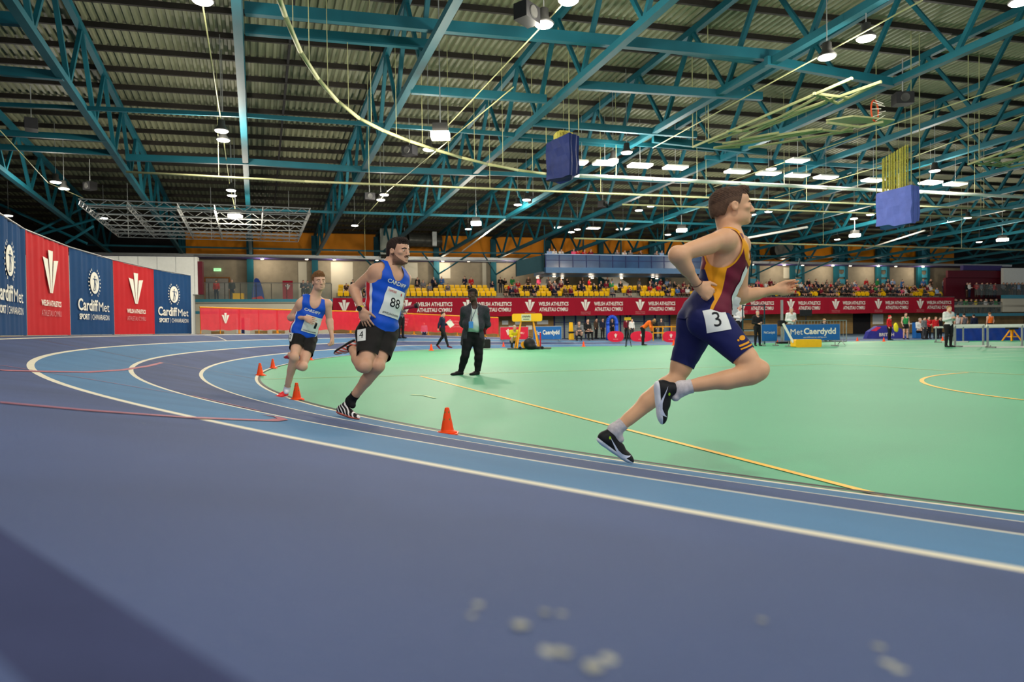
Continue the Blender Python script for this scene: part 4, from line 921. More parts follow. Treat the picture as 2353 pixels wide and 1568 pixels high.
hair(F, ld, o, BR1, top=.002, quiff=.006, line=.066, rough=.0022, h=.004, fade=mat('faded_side_hair', '5C4434', .8, var=.2, scale=60))
MAR = mat('maroon_knit', '6A0F2C', .6, var=.08, scale=20); AMB = mat('amber_knit', 'E79A12', .6, var=.06, scale=20); NVY = mat('navy_lycra', '171C52', .75, var=.12, scale=6, sheen=0)
def f1(P): a, b, c = torso_c(F, P); return b - (-.045 + .06 * np.clip(.62 - c, -.3, .3) * (c < .62) * 0 - .02 + .10 * np.clip(.45 - c, 0, 1) * 0)
def f2(P): a, b, c = torso_c(F, P); return (.040 - b) + .13 * np.clip(.80 - c, 0, .6) * .35
def f3(P): a, b, c = torso_c(F, P); return c - (.46 - 2.9 * np.clip(b + .06, 0, .2))
def f4(P): a, b, c = torso_c(F, P); return b - .085 + .25 * (c - .62)
def cls(C):
    a, b, c = torso_c(F, C); m = np.zeros(len(C), int); side = np.abs(a) > .02
    amber = (f1(C) > 0) & (f2(C) > 0) & (c < 1.2); m[amber] = 1
    m[(f3(C) < 0) & (b < .05) & ((f2(C) > 0))] = 2
    top = (c > .74) & (b > .03) & (b + .9 * (c - .95) * F.L * .5 > .07); m[top] = 1
    edge = np.minimum.reduce([np.abs(sf[1](C))]) < .010; m[edge & (c > .45)] = 1
    return m
sf = singlet_fields(F, hem=-.16, hole=.100, neck=.075, scoop=.05, drop=.035)
tp_prims = F.P['torso'] + [ell(F.tp(.02, 0, .0), (.155, .112, .12), [F.HA, F.HF, np.cross(F.HA, F.HF)], .05)]
_, SV, ST = garment('singlet', tp_prims, .0085, .0056, sf, [MAR, AMB, NVY], ld, o, (.0022, 46), ([f1, f2, f3, lambda P: sf[1](P) - .010], cls))
_, HV, HT = garment('shorts', F.P['torso'] + F.P['thR'] + F.P['thL'], .0055, .0056, shorts_fields(F, .70, .20), [NVY], ld, o, (.0012, 50))
hb = bvh_of(HV, HT); sb_ = bvh_of(SV, ST)
def pxo(px, py, Y): return Vector(at_y(px, py, Y))
X_ = Vector((1, 0, 0))
rot = lambda a: (Vector((math.cos(a), 0, math.sin(a))), Vector((-math.sin(a), 0, math.cos(a))))
xx, yy = rot(.17)
decal('hip_number', [(rect2d(.125, .125), BIB, 0), (text2d('3', .115, .0), INK, .0015)], hb, pxo(1634, 736, Y0 - .12), xx, yy, ld, o, .004, .025)
xx, yy = rot(-.72)
xx, yy = rot(-.55)
decal('thigh_print', [(disc2d(.013, .0, .034, 16, 1.5), AMB, 0), (disc2d(.006, -.028, .030, 10), AMB, 0), (rect2d(.085, .010, .005, .0), AMB, 0), (rect2d(.075, .008, .0, -.018), AMB, 0)], hb, pxo(1712, 790, Y0 - .26), *rot(.35), ld, o, .003, .03)
decal('race_bib', [(rect2d(.20, .25), BIB, 0), (text2d('3', .12), INK, .002)], sb_, Vector(F.tp(.42, .0, .15)), Vector(-F.A), Vector(F.U), ld, o, .005, .03)
SHB = mat('black_shoe_mesh', '141418', .6, var=.2, scale=40); SOLW = mat('white_sole', 'D8D8E0', .5, var=.04); SILV = mat('silver_print', 'D2D4E4', .35, .3, var=.02); LIME = mat('lime_trim', '9CC81E', .5, var=.05)
swoosh = ([(-.5, .12), (-.38, -.20), (-.25, -.30), (-.08, -.26), (.5, .32), (-.02, -.06), (-.2, -.10), (-.30, -.06), (-.40, .0)], [(0, 1, 2, 8), (2, 3, 6, 7), (2, 7, 8), (3, 5, 6), (3, 4, 5)])
def swo(ob, V, T, heel, d, up, r, L, o, c, w, hgt, flipx=False):
    b = bvh_of(V, T); y = Vector(up); x = Vector(d)
    side = Vector((0, -1, 0)); X = x if x.cross(y).dot(side) > 0 else -x; sg = 1 if X.dot(x) > 0 else -1
    pts = [(-sg * px * w, py * hgt) for px, py in swoosh[0]]
    decal('curved_tick', [((pts, [f[::-1] for f in swoosh[1]]), SILV, 0)], b, Vector(c), X, y, ob, o, .002, .02, .12)
wrp = lambda px, py, dy: A3(at_y(px, py, Y0 + dy))
up2 = lambda dx, dz, dy=0.0: np.array([dx, dy, dz], float)
spL = shoe(J['anL'], wrp(1369, 1013, .02), wrp(1449, 1067, 0), up2(.50, .86), .95)
ob, V, T = do_shoe('shoe', spL, ld, o, [SHB, SOLW]); hL = spL[1]; swo(ob, V, T, *hL, o, hL[0] + hL[1] * .13 + hL[2] * .036, .17, .11)
b = bvh_of(V, T); mk_t = lambda c, ob, b: decal('heel_tab', [(disc2d(.009, n=14, rx=.7), LIME, 0)], b, Vector(c), Vector((1, 0, 0)), Vector((0, 0, 1)), ob, o, .002, .01, .12)
mk_t(hL[0] + hL[1] * .05 + hL[2] * .062, ob, b)
spR = shoe(J['anR'], wrp(1503, 879, -.20), wrp(1514, 972, -.20), up2(1, .02), .95)
ob, V, T = do_shoe('shoe', spR, ld, o, [SHB, SOLW]); hR = spR[1]; swo(ob, V, T, *hR, o, hR[0] + hR[1] * .11 + hR[2] * .030, .17, .11)
mk_t(hR[0] + hR[1] * .07 + hR[2] * .066, ob, bvh_of(V, T))
SOCKW = mat('marled_sock', 'C8BEC0', .8, var=.15, scale=60); sock(F, 'L', ld, o, SOCKW, .86); sock(F, 'R', ld, o, SOCKW, .86)
a, k = J['wrR'], J['elR']; ax = Vector(nrm(a - k)); c = Vector(k + (a - k) * .90) - o; mb = MB(); x = ax.cross(Z_).normalized(); y = ax.cross(x)
mb.path([c + x * (.033 * math.cos(t)) + y * (.033 * math.sin(t)) + ax * (.006 * math.cos(t)) for t in np.linspace(0, 2 * math.pi, 21)], .0022, 5); mb.build('wrist_band', mat('dark_cord', '3A1A24', .7), ld)
# ------------------------------------------------ second runner, number 88
hit = track_hit(806, 961); Y0 = hit[0].y; wrp = lambda px, py, dy: A3(at_y(px, py, Y0 + dy))
J = JP(dict(pel=(871, 752, 0), nk=(900, 612, 0), hd=(916, 578, -.02), shR=(866, 624, -.10), shL=(928, 640, .12), elR=(814, 664, .02), elL=(915, 705, .24), wrR=(831, 712, -.21), wrL=(890, 716, .2),
            hipR=(853, 768, -.07), hipL=(886, 772, .06), knR=(838, 842, -.30), knL=(868, 842, -.20), anR=(806, 797, .04), anL=(806, 921, -.06), toR=(772, 806, .1), toL=(820, 958, -.16)), Y0)
F = figure(J, 1.02, 1.05, head_fwd=np.array([.86, -.50, -.03]), head_up=np.array([.02, 0, 1]), head_s=.97, muscle=1.08,
           hands={'R': dict(dir=np.array([.30, .05, -.95]), thumb=np.array([.95, -.1, .3]), palm=np.array([.3, 1, 0]), curl=[.18, .2, .25, .3], spread=.16, thumb_open=1.0)})
o = Vector((J['anL'][0], Y0, float(hit[0].z)))
r2 = thing('person', 'bearded runner in blue singlet with number 88 and hand on hip, running second', 'person', o)
SK2 = skinm('CC9A7C', 'skin_second'); V, T = skin(cat(F, ALLB), .0065); body = mk('body', V, T, SK2, r2, o); eyes(F, body, o)
DKH = mat('dark_brown_hair', '2A1D18', .8, var=.3, scale=60); brows(F, V, T, body, o, DKH)
hair(F, r2, o, DKH, top=.003, quiff=.004, line=.058, rough=.003, h=.005)
sel = np.linalg.norm(V - F.hc, axis=1) < .19; Nn = vnormals(V, T)
def beard(P):
    q = (P - F.hc) / F.s; r = np.abs(q @ F.hr); f = q @ F.hf; u = q @ F.hu / F.us
    side = np.minimum(.008 + .0 * u - (u + .03 + .9 * np.maximum(f - .0, 0)), np.minimum(f + .012, u + .125)); st = np.minimum(np.minimum(u + .06, -.046 - u), .026 - r)
    hole = np.where((f > .07) & (r < .024) & (u > -.088), -1, 1); side = np.minimum(side, hole); st = np.where(f > .08, st, -1)
    return np.maximum(side, st)
V1, T1 = clip(V + Nn * .002, T[sel[T].all(1)], beard)
if len(T1): mk('beard', V1, T1, mat('stubble', '7C5A48', .8, var=.3, scale=120), r2, o)
BLU = mat('royal_blue_knit', '1450C4', .5, var=.08, scale=20); REDP = mat('red_side_panel', 'C4202C', .6, var=.05); WP_ = mat('white_side_panel', 'D8D8E0', .6, var=.04); BLKS = mat('black_shorts', '15110F', .7, var=.2, scale=14)
def lat(P): a, b, c = torso_c(F, P); return b + .55 * (c - .5) * .12
def cls2(C):
    a, b, c = torso_c(F, C); l = lat(C) + .012; m = np.zeros(len(C), int); ok = (np.abs(a) > .03) & (c < .86); m[ok & (np.abs(l) < .052)] = 2; m[ok & (np.abs(l) < .026)] = 1; return m
def two_singlet(F, parent, o, hh, hem, seed, wr_):
    sf = singlet_fields(F, hem=hem, hole=.082, neck=.072, scoop=.075, drop=.01)
    pr = F.P['torso'] + [ell(F.tp(.05, 0, .0), (.160, .125, .13), [F.HA, F.HF, np.cross(F.HA, F.HF)], .05), ell(F.tp(.35, 0, .01), (.145, .115, .15), [F.A, F.Fw, F.U], .05)]
    return garment('singlet', pr, .011, hh, sf, [BLU, REDP, WP_], parent, o, (.0042, wr_), ([lambda P: lat(P) + .064, lambda P: lat(P) + .038, lambda P: lat(P) - .014, lambda P: lat(P) - .040], cls2), seed=seed)
_, SV, ST = two_singlet(F, r2, o, .0065, -.16, 1, 34); sb_ = bvh_of(SV, ST)
_, HV, HT = garment('shorts', F.P['torso'] + F.P['thR'] + F.P['thL'], .020, .0065, shorts_fields(F, .70, .12), [BLKS], r2, o, (.004, 30), seed=3); hb = bvh_of(HV, HT)
X2 = Vector(F.A) * -1
rt = lambda a: (X2 * math.cos(a) + Vector(F.U) * math.sin(a), Vector(F.U) * math.cos(a) - X2 * math.sin(a))
xx, yy = rt(-.12)
decal('race_bib', [(rect2d(.215, .245), BIB, 0), (text2d('88', .115, .002), INK, .002), (fit2d(text2d('CHAMPIONSHIPS', 1), .08, .022, -.055, .095), REDP, .002), (fit2d(text2d('#WELSHCHAMPS', 1), .17, .020, 0, -.098), INK, .002), (rect2d(.012, .025, .05, .092), REDP, .002)], sb_, Vector(F.tp(.42, -.0, .15)), xx, yy, r2, o, .006, .03)
decal('club_name', [(fit2d(text2d('CARDIFF', 1, .02), .20, .034), WHITE, 0)], sb_, Vector(F.tp(.74, -.0, .15)), xx, yy, r2, o, .005, .03)
decal('hip_number', [(rect2d(.085, .10), BIB, 0), (text2d('4', .085), INK, .0015)], hb, Vector(at_y(833, 770, Y0 - .15)), *rot(.12), r2, o, .004, .03)
SHO = mat('patterned_shoe', '1A1618', .5, var=.2); CORAL = mat('coral_stripe', 'E0705C', .5, var=.15, scale=40); WSH = mat('white_shoe_stripe', 'E6DEDC', .5)
strp = lambda V, heel, d, up, r, L: np.sin(((V - heel) @ d) * 150 + ((V - heel) @ up) * 190 + .8 * np.sin(((V - heel) @ up) * 90)) - .35
spL = shoe(J['anL'], wrp(774, 950, -.02), wrp(823, 966, -.16), up2(.22, .96, .1)); do_shoe('shoe', spL, r2, o, [SHO, CORAL, WSH], .005, strp)
spR = shoe(J['anR'], wrp(813, 779, .0), wrp(768, 808, .12), up2(.52, -.85)); do_shoe('shoe', spR, r2, o, [CORAL, SHO, WSH], .005, strp)
SOCKB = mat('black_sock', '141214', .8); sock(F, 'L', r2, o, SOCKB, .82); sock(F, 'R', r2, o, SOCKB, .86)
def band(F, sd, frac, r, w, m, parent, o, nm, face=None):
    a, k = F.J['wr' + sd], F.J['el' + sd]; ax = Vector(nrm(a - k)); c = Vector(k + (a - k) * frac) - o
    mb = MB(); mb.tube(c - ax * w / 2, c + ax * w / 2, r, 20); ob = mb.build(nm, m, parent, True)
    if face: n = Vector(face).normalized(); MB().tube(c + n * (r - .004), c + n * (r + .012), .021, 20).build('dial', BLACK, ob, False)
band(F, 'R', .97, .030, .020, mat('yellow_strap', 'C8C020', .5), r2, o, 'watch', (-.3, -1, .1))
# ------------------------------------------------ third runner
hit = track_hit(655, 918); Y0 = hit[0].y + .12; wrp = lambda px, py, dy: A3(at_y(px, py, Y0 + dy))
J = JP(dict(pel=(697, 765, 0), nk=(723, 686, 0), hd=(733, 648, -.04), shR=(692, 698, -.08), shL=(752, 698, .06), elR=(668, 730, .02), elL=(757, 737, .10), wrR=(702, 731, -.20), wrL=(763, 776, .03),
            hipR=(686, 775, -.04), hipL=(710, 780, .05), knR=(676, 822, -.30), knL=(696, 843, -.26), anR=(659, 896, -.10), anL=(668, 816, .12), toR=(655, 916, -.24), toL=(660, 806, .2)), Y0)
F = figure(J, .98, 1.0, head_fwd=np.array([.55, -.82, -.10]), head_up=np.array([-.06, 0, 1]), head_s=1.0, muscle=1.05,
           hands={'R': dict(dir=np.array([.78, -.35, -.38]), palm=np.array([.1, 1, -.2]), curl=[.3, .35, .4, .45], spread=.12), 'L': dict(dir=np.array([.12, -.05, -1]), palm=np.array([-1, 0, 0]), curl=.8)})
o = Vector((J['anR'][0], Y0, float(hit[0].z)))
r3 = thing('person', 'fair-haired runner in blue singlet and red shoes, running third', 'person', o)
SK3 = skinm('D8A68A', 'skin_third'); V, T = skin(cat(F, ALLB), .0075); body = mk('body', V, T, SK3, r3, o); eyes(F, body, o)
FH = mat('fair_hair', '7A5230', .7, var=.3, scale=60); brows(F, V, T, body, o, FH)
hair(F, r3, o, FH, top=.024, quiff=.020, line=.058, rough=.006, h=.006)
_, SV, ST = two_singlet(F, r3, o, .0075, -.10, 5, 32); sb_ = bvh_of(SV, ST); X2 = Vector(F.A) * -1
_, HV, HT = garment('shorts', F.P['torso'] + F.P['thR'] + F.P['thL'], .018, .0075, shorts_fields(F, .56, .16), [BLKS], r3, o, (.004, 30), seed=4); hb = bvh_of(HV, HT)
xx, yy = rt(-.02)
decal('race_bib', [(rect2d(.215, .215), BIB, 0), (rect2d(.03, .075, .045, .0), INK, .002), (fit2d(text2d('CHAMPIONSHIPS', 1), .07, .018, -.06, .088), REDP, .002), (fit2d(text2d('#WELSHCHAMPS', 1), .17, .018, 0, -.088), INK, .002)], sb_, Vector(F.tp(.30, -.015, .15)), xx, yy, r3, o, .006, .03)
decal('club_name', [(fit2d(text2d('CARDIFF', 1, .02), .20, .034), WHITE, 0)], sb_, Vector(F.tp(.66, -.0, .15)), xx, yy, r3, o, .005, .03)
decal('hip_number', [(rect2d(.075, .11), BIB, 0), (text2d('2', .08), INK, .0015)], hb, Vector(at_y(670, 774, Y0 - .1)), *rot(-.1), r3, o, .004, .03)
REDS = mat('red_shoe', 'D8202C', .4, var=.1)
spR = shoe(J['anR'], wrp(659, 908, .0), wrp(654, 919, -.24), up2(0, 1)); spR = shoe(J['anR'], A3(track_hit(660, 913)[0]) + np.array([0, 0, .004]), A3(track_hit(660, 913)[0]) + np.array([-.06, -.25, .004]), up2(0, 1))
do_shoe('shoe', spR, r3, o, [REDS, SOLW], .006)
spL = shoe(J['anL'], wrp(672, 808, .16), wrp(655, 818, .36), up2(.3, -.9)); do_shoe('shoe', spL, r3, o, [REDS, SOLW], .006)
SW3 = mat('white_sock', 'E0DCE0', .8); sock(F, 'R', r3, o, SW3, .88)
# ------------------------------------------------ official on the infield
g0 = at_z(1096, 862, 0); Y0 = g0.y; wrp = lambda px, py, dy: A3(at_y(px, py, Y0 + dy))
J = JP(dict(pel=(1087, 768, .05), nk=(1090, 704, .02), hd=(1086, 678, -.04), shR=(1069, 714, -.02), shL=(1113, 713, .02), elR=(1064, 743, .16), elL=(1120, 744, .14), wrR=(1084, 764, .27), wrL=(1106, 760, .27),
            hipR=(1077, 778, .03), hipL=(1099, 778, .06), knR=(1068, 820, -.04), knL=(1100, 822, .02), anR=(1059, 853, .05), anL=(1097, 857, .04), toR=(1040, 858, -.05), toL=(1084, 862, -.1)), Y0)
F = figure(J, 1.12, 1.0, head_fwd=np.array([-.45, -.88, -.22]), head_up=np.array([-.02, -.05, 1]), head_s=1.12, belly=.085)
o = Vector((g0.x, g0.y, 0)); of = thing('person', 'official in grey cardigan and white polo shirt standing on the green infield', 'person', o)
SK4 = skinm('4A3026', 'skin_official'); V, T = skin(cat(F, ALLB), .009); body = mk('body', V, T, SK4, of, o); eyes(F, body, o)
hair(F, of, o, mat('black_hair', '17110F', .8, var=.2, scale=60), top=.002, line=.060, rough=.001, h=.008)
POLO = mat('white_polo', 'C8D4CC', .7, var=.04); CARD = mat('grey_cardigan', '3A3A40', .85, var=.2, scale=40); TRO = mat('black_trousers', '121316', .75, var=.2)
nkf = lambda F, w=.062: (lambda P: np.sqrt((torso_c(F, P)[0] / w) ** 2 + ((torso_c(F, P)[2] - 1.0) * F.L / .06) ** 2 + (np.minimum(torso_c(F, P)[1], 0) / .09) ** 2) - 1)
_, SV, ST = garment('polo_shirt', F.P['torso'], .012, .009, [lambda P: torso_c(F, P)[2] + .02, lambda P: 1.08 - torso_c(F, P)[2], nkf(F)], [POLO], of, o, (.003, 30)); sb_ = bvh_of(SV, ST)
def wrist(F, lim=.93):
    def g(P):
        r = np.full(len(P), 1.0)
        for sd in 'RL':
            e, w_ = F.J['el' + sd], F.J['wr' + sd]; a = w_ - e; t = ((P - e) @ a) / (a @ a); d = np.linalg.norm(P - e - np.clip(t, 0, 1.4)[:, None] * a, axis=1); r = np.where(d < .09, np.minimum(r, lim - t), r)
        return r
    return g
_, CV, CT = garment('cardigan', F.P['torso'] + F.P['upR'] + F.P['upL'] + F.P['loR'] + F.P['loL'] + [cone(F.tp(-.05, .09, -.02), F.tp(-.34, .10, -.01), .10, .11, .06), cone(F.tp(-.05, -.09, -.02), F.tp(-.34, -.10, -.01), .10, .11, .06)], .028, .010,
        [lambda P: torso_c(F, P)[2] + .42, nkf(F, .07), lambda P: 1.10 - torso_c(F, P)[2], wrist(F), lambda P: np.abs(torso_c(F, P)[0]) + np.where(torso_c(F, P)[1] > .02, 0, 1) - .055 - .065 * np.clip(1.0 - torso_c(F, P)[2], 0, 1)], [CARD], of, o, (.006, 22))
garment('trousers', F.P['torso'] + F.P['thR'] + F.P['thL'] + F.P['shR'] + F.P['shL'], .022, .010, [lambda P: .08 - torso_c(F, P)[2], lambda P: P[:, 2] - .07], [TRO], of, o, (.005, 24))
for sd in 'RL':
    an, to = J['an' + sd], J['to' + sd]; d = nrm((to - an) * np.array([1, 1, 0])); hl = np.array([an[0], an[1], .004]) - d * .06; do_shoe('shoe', shoe(an, hl, hl + d * .29, up2(0, 1), 1.05), of, o, [BLACK, BLACK], .008)
mb = MB(); a = Vector(F.tp(.98, .05, .07)) - o; b_ = Vector(F.tp(.98, -.05, .07)) - o; c_ = Vector(F.tp(.46, .07, .235)) - o
mb.path([a, a * .5 + c_ * .5 + Vector((0, -.05, 0)), c_], .005, 5); mb.path([b_, b_ * .5 + c_ * .5 + Vector((0, -.05, 0)), c_], .005, 5); ly = mb.build('lanyard', NVY, of)
MB().box(c_ - Z_ * .06 + Vector((0, -.02, 0)), (.085, .012, .13)).build('badge', mat('blue_badge', '4A90D8', .5), ly)
fo = thing('folder', 'dark red folder held behind the back by the official on the infield', 'folder', at_y(1114, 752, Y0 + .24)); MB().box((0, 0, 0), (.05, .22, .30)).build('cover', mat('red_cover', '7A1420', .6, var=.1), fo)
decal('chest_emblem', [(feather(.06, .06)[0] and feather(.06, .06), REDP, 0)], sb_, Vector(F.tp(.72, -.09, .15)), Vector(-F.A), Vector(F.U), of, o, .004, .03)
# ================================================================ shared figures for the distance
def pose(kind, H=1.75):
    q = H / 1.75; J = dict(pel=(0, 0, .93), nk=(0, .01, 1.45), hd=(0, -.03, 1.61), shR=(-.17, .01, 1.41), shL=(.17, .01, 1.41), elR=(-.22, .04, 1.13), elL=(.22, .04, 1.13), wrR=(-.20, -.05, .90), wrL=(.20, -.05, .90),
        hipR=(-.09, 0, .90), hipL=(.09, 0, .90), knR=(-.10, -.01, .49), knL=(.10, -.01, .49), anR=(-.11, .02, .08), anL=(.11, .02, .08), toR=(-.13, -.14, .03), toL=(.13, -.14, .03)); fw = (0, -1, -.05)
    if kind == 'stand_clap': J.update(elR=(-.23, .0, 1.14), elL=(.23, .0, 1.14), wrR=(-.06, -.24, 1.22), wrL=(.05, -.23, 1.20))
    if kind == 'stand_hold': J.update(elR=(-.23, .02, 1.13), elL=(.23, .02, 1.13), wrR=(-.04, -.22, 1.08), wrL=(.10, -.25, 1.12))
    if kind == 'walk': J.update(knR=(-.09, -.17, .52), anR=(-.09, -.28, .10), toR=(-.10, -.43, .08), knL=(.09, .06, .49), anL=(.09, .33, .14), toL=(.09, .20, .03), elR=(-.22, .10, 1.15), wrR=(-.20, .16, .92), wrL=(.10, -.26, 1.12), elL=(.23, .0, 1.12))
    if kind == 'bend': J.update(nk=(0, -.40, 1.24), hd=(0, -.56, 1.24), shR=(-.17, -.36, 1.22), shL=(.17, -.36, 1.22), elR=(-.20, -.42, .96), elL=(.20, -.42, .96), wrR=(-.12, -.46, .74), wrL=(.12, -.46, .74), pel=(0, 0, .93)); fw = (0, -.7, -.7)
    if kind == 'crouch': J.update(pel=(0, .05, .36), nk=(0, -.12, .84), hd=(0, -.22, .98), shR=(-.17, -.10, .80), shL=(.17, -.10, .80), elR=(-.20, -.22, .58), elL=(.20, -.22, .58), wrR=(-.08, -.42, .55), wrL=(.08, -.42, .55), hipR=(-.09, .05, .33), hipL=(.09, .05, .33), knR=(-.14, -.33, .50), knL=(.14, -.33, .44), anR=(-.12, -.08, .09), anL=(.12, -.08, .09), toR=(-.12, -.26, .03), toL=(.12, -.26, .03)); fw = (0, -1, -.4)
    if kind.startswith('sit'):
        J.update(pel=(0, 0, .50), nk=(0, -.02, 1.01), hd=(0, -.07, 1.17), shR=(-.17, -.01, .97), shL=(.17, -.01, .97), elR=(-.21, -.06, .70), elL=(.21, -.06, .70), wrR=(-.10, -.28, .64), wrL=(.10, -.28, .64), hipR=(-.09, -.02, .48), hipL=(.09, -.02, .48), knR=(-.12, -.43, .50), knL=(.12, -.43, .50), anR=(-.12, -.42, .09), anL=(.12, -.42, .09), toR=(-.13, -.58, .03), toL=(.13, -.58, .03))
        if kind == 'sit_lean': J.update(nk=(.02, -.22, .95), hd=(.02, -.34, 1.07), shR=(-.15, -.20, .92), shL=(.19, -.20, .92), elR=(-.17, -.34, .68), elL=(.20, -.34, .68), wrR=(-.05, -.50, .80), wrL=(.08, -.48, .80))
        if kind == 'sit_turn': J.update(hd=(-.03, -.06, 1.17), wrR=(-.03, -.24, .86), wrL=(.10, -.30, .60)); fw = (-.6, -.8, 0)
    return {k: np.array(v, float) * q for k, v in J.items()}, np.array(fw, float)
SKC = skinm('D0A088', 'skin_distance'); SKD = skinm('5A3A2C', 'skin_dark'); PROT = {}
def proto(kind, dress='long', h=.016):
    k = (kind, dress, h)
    if k in PROT: return PROT[k]
    J, fw = pose(kind); F = figure(J, .98, 1.0, head_fwd=fw, head_up=np.array([0, -.2 if kind == 'bend' else 0, 1.0]) if kind != 'bend' else np.array([0, -.8, .5]), fingers=True, head_s=1.04)
    R = []; V, T = skin(cat(F, ALLB), h, 0, 1); R.append(('body', np_mesh('body', V, T, SKC)))
    hem = -.12
    if dress == 'singlet': fl = singlet_fields(F, hem=hem)
    elif dress == 'tee': fl = [lambda P: torso_c(F, P)[2] - hem, nkf(F), lambda P: 1.08 - torso_c(F, P)[2], lambda P: np.minimum.reduce([np.where(np.abs((P - F.J['sh' + sd]) @ nrm(F.J['el' + sd] - F.J['sh' + sd])) < 9, 1, 1) for sd in 'RL']).astype(float), wrist(F, .02)]
    else: fl = [lambda P: torso_c(F, P)[2] - hem, nkf(F), lambda P: 1.08 - torso_c(F, P)[2], wrist(F)]
    keys = ['torso'] + ([] if dress == 'singlet' else ['upR', 'upL'] + (['loR', 'loL'])); 
    V, T = skin(cat(F, keys), h, .018 if dress != 'singlet' else .010, 1)
    for f in fl: V, T = clip(V, T, f)
    R.append(('top', np_mesh('top', V, T, MAR)))
    if dress == 'singlet': V, T = skin(F.P['torso'] + F.P['thR'] + F.P['thL'], h, .016, 1); fl = shorts_fields(F, .5, .14); nm = 'shorts'
    else: V, T = skin(cat(F, ['torso', 'thR', 'thL', 'shR', 'shL']), h, .016, 1); fl = [lambda P: .06 - torso_c(F, P)[2], lambda P: P[:, 2] - .06]; nm = 'trousers'
    for f in fl: V, T = clip(V, T, f)
    R.append((nm, np_mesh(nm, V, T, TRO)))
    s = F.s; Rm = [F.hr, F.hf, F.hu]; V, T = skin([ell(F.hp(0, -.018, .032), (.082, .100, .094), Rm), ell(F.hp(0, .036, .046), (.068, .052, .056), Rm)], h, 0, 1)
    V, T = clip(V, T, lambda P: (P - F.hc) @ F.hu - .055 * (((P - F.hc) @ F.hf) > .03) + .02 * (((P - F.hc) @ F.hf) < -.02)); R.append(('hair', np_mesh('hair', V, T, DKH)))
    m = []
    for sd in 'RL':
        an, to = J['an' + sd], J['to' + sd]; d = nrm((to - an) * np.array([1, 1, 1 if kind == 'walk' else 0])); hl = an - d * .06; hl[2] = max(.003, hl[2] - .075); m += shoe(an, hl, hl + d * .28, np.array([0, 0, 1.]))[0]
    V, T = skin(m, h, 0, 1); R.append(('shoes', np_mesh('shoes', V, T, BLACK)))
    PROT[k] = R; return R
CLO = {'black': '17171A', 'dark navy': '1A2038', 'grey': '6A6A6E', 'maroon': '6E1428', 'red': 'C01C24', 'blue': '3E6AA8', 'white': 'D8D8D4', 'green': '2E8A48', 'brown': '4A382C', 'pink': 'E0507A', 'orange': 'F06A20', 'yellow': 'D8C828', 'light blue': '8CA8D0', 'dark grey': '36363A'}
def cmat(c): return mat('cloth_' + c.replace(' ', '_'), CLO[c], .8, var=.12, scale=10)
HAIRC = ['2A1D18', '17110F', '6A4A2C', 'A8A098', '8A6A40', '3A2A20']
def person(kind, dress, loc, rz, top, bottom, label, group=None, sc=1.0, skinmat=None, shoes=None, hairi=None, cap=None, h=.016):
    t = thing('person', label, 'person', loc, rz, group); t.scale = (sc, sc, sc)
    for nm, me in proto(kind, dress, h):
        ob = link(nm, me, t); m = None
        if nm == 'top': m = cmat(top)
        elif nm in ('trousers', 'shorts'): m = cmat(bottom)
        elif nm == 'hair': i = hairi if hairi is not None else random.randrange(6); m = cmat(cap) if cap else mat('hair_%d' % i, HAIRC[i], .8)
        elif nm == 'body': m = skinmat or SKC
        elif nm == 'shoes' and shoes: m = cmat(shoes)
        if m: ob.material_slots[0].link = 'OBJECT'; ob.material_slots[0].material = m
    return t
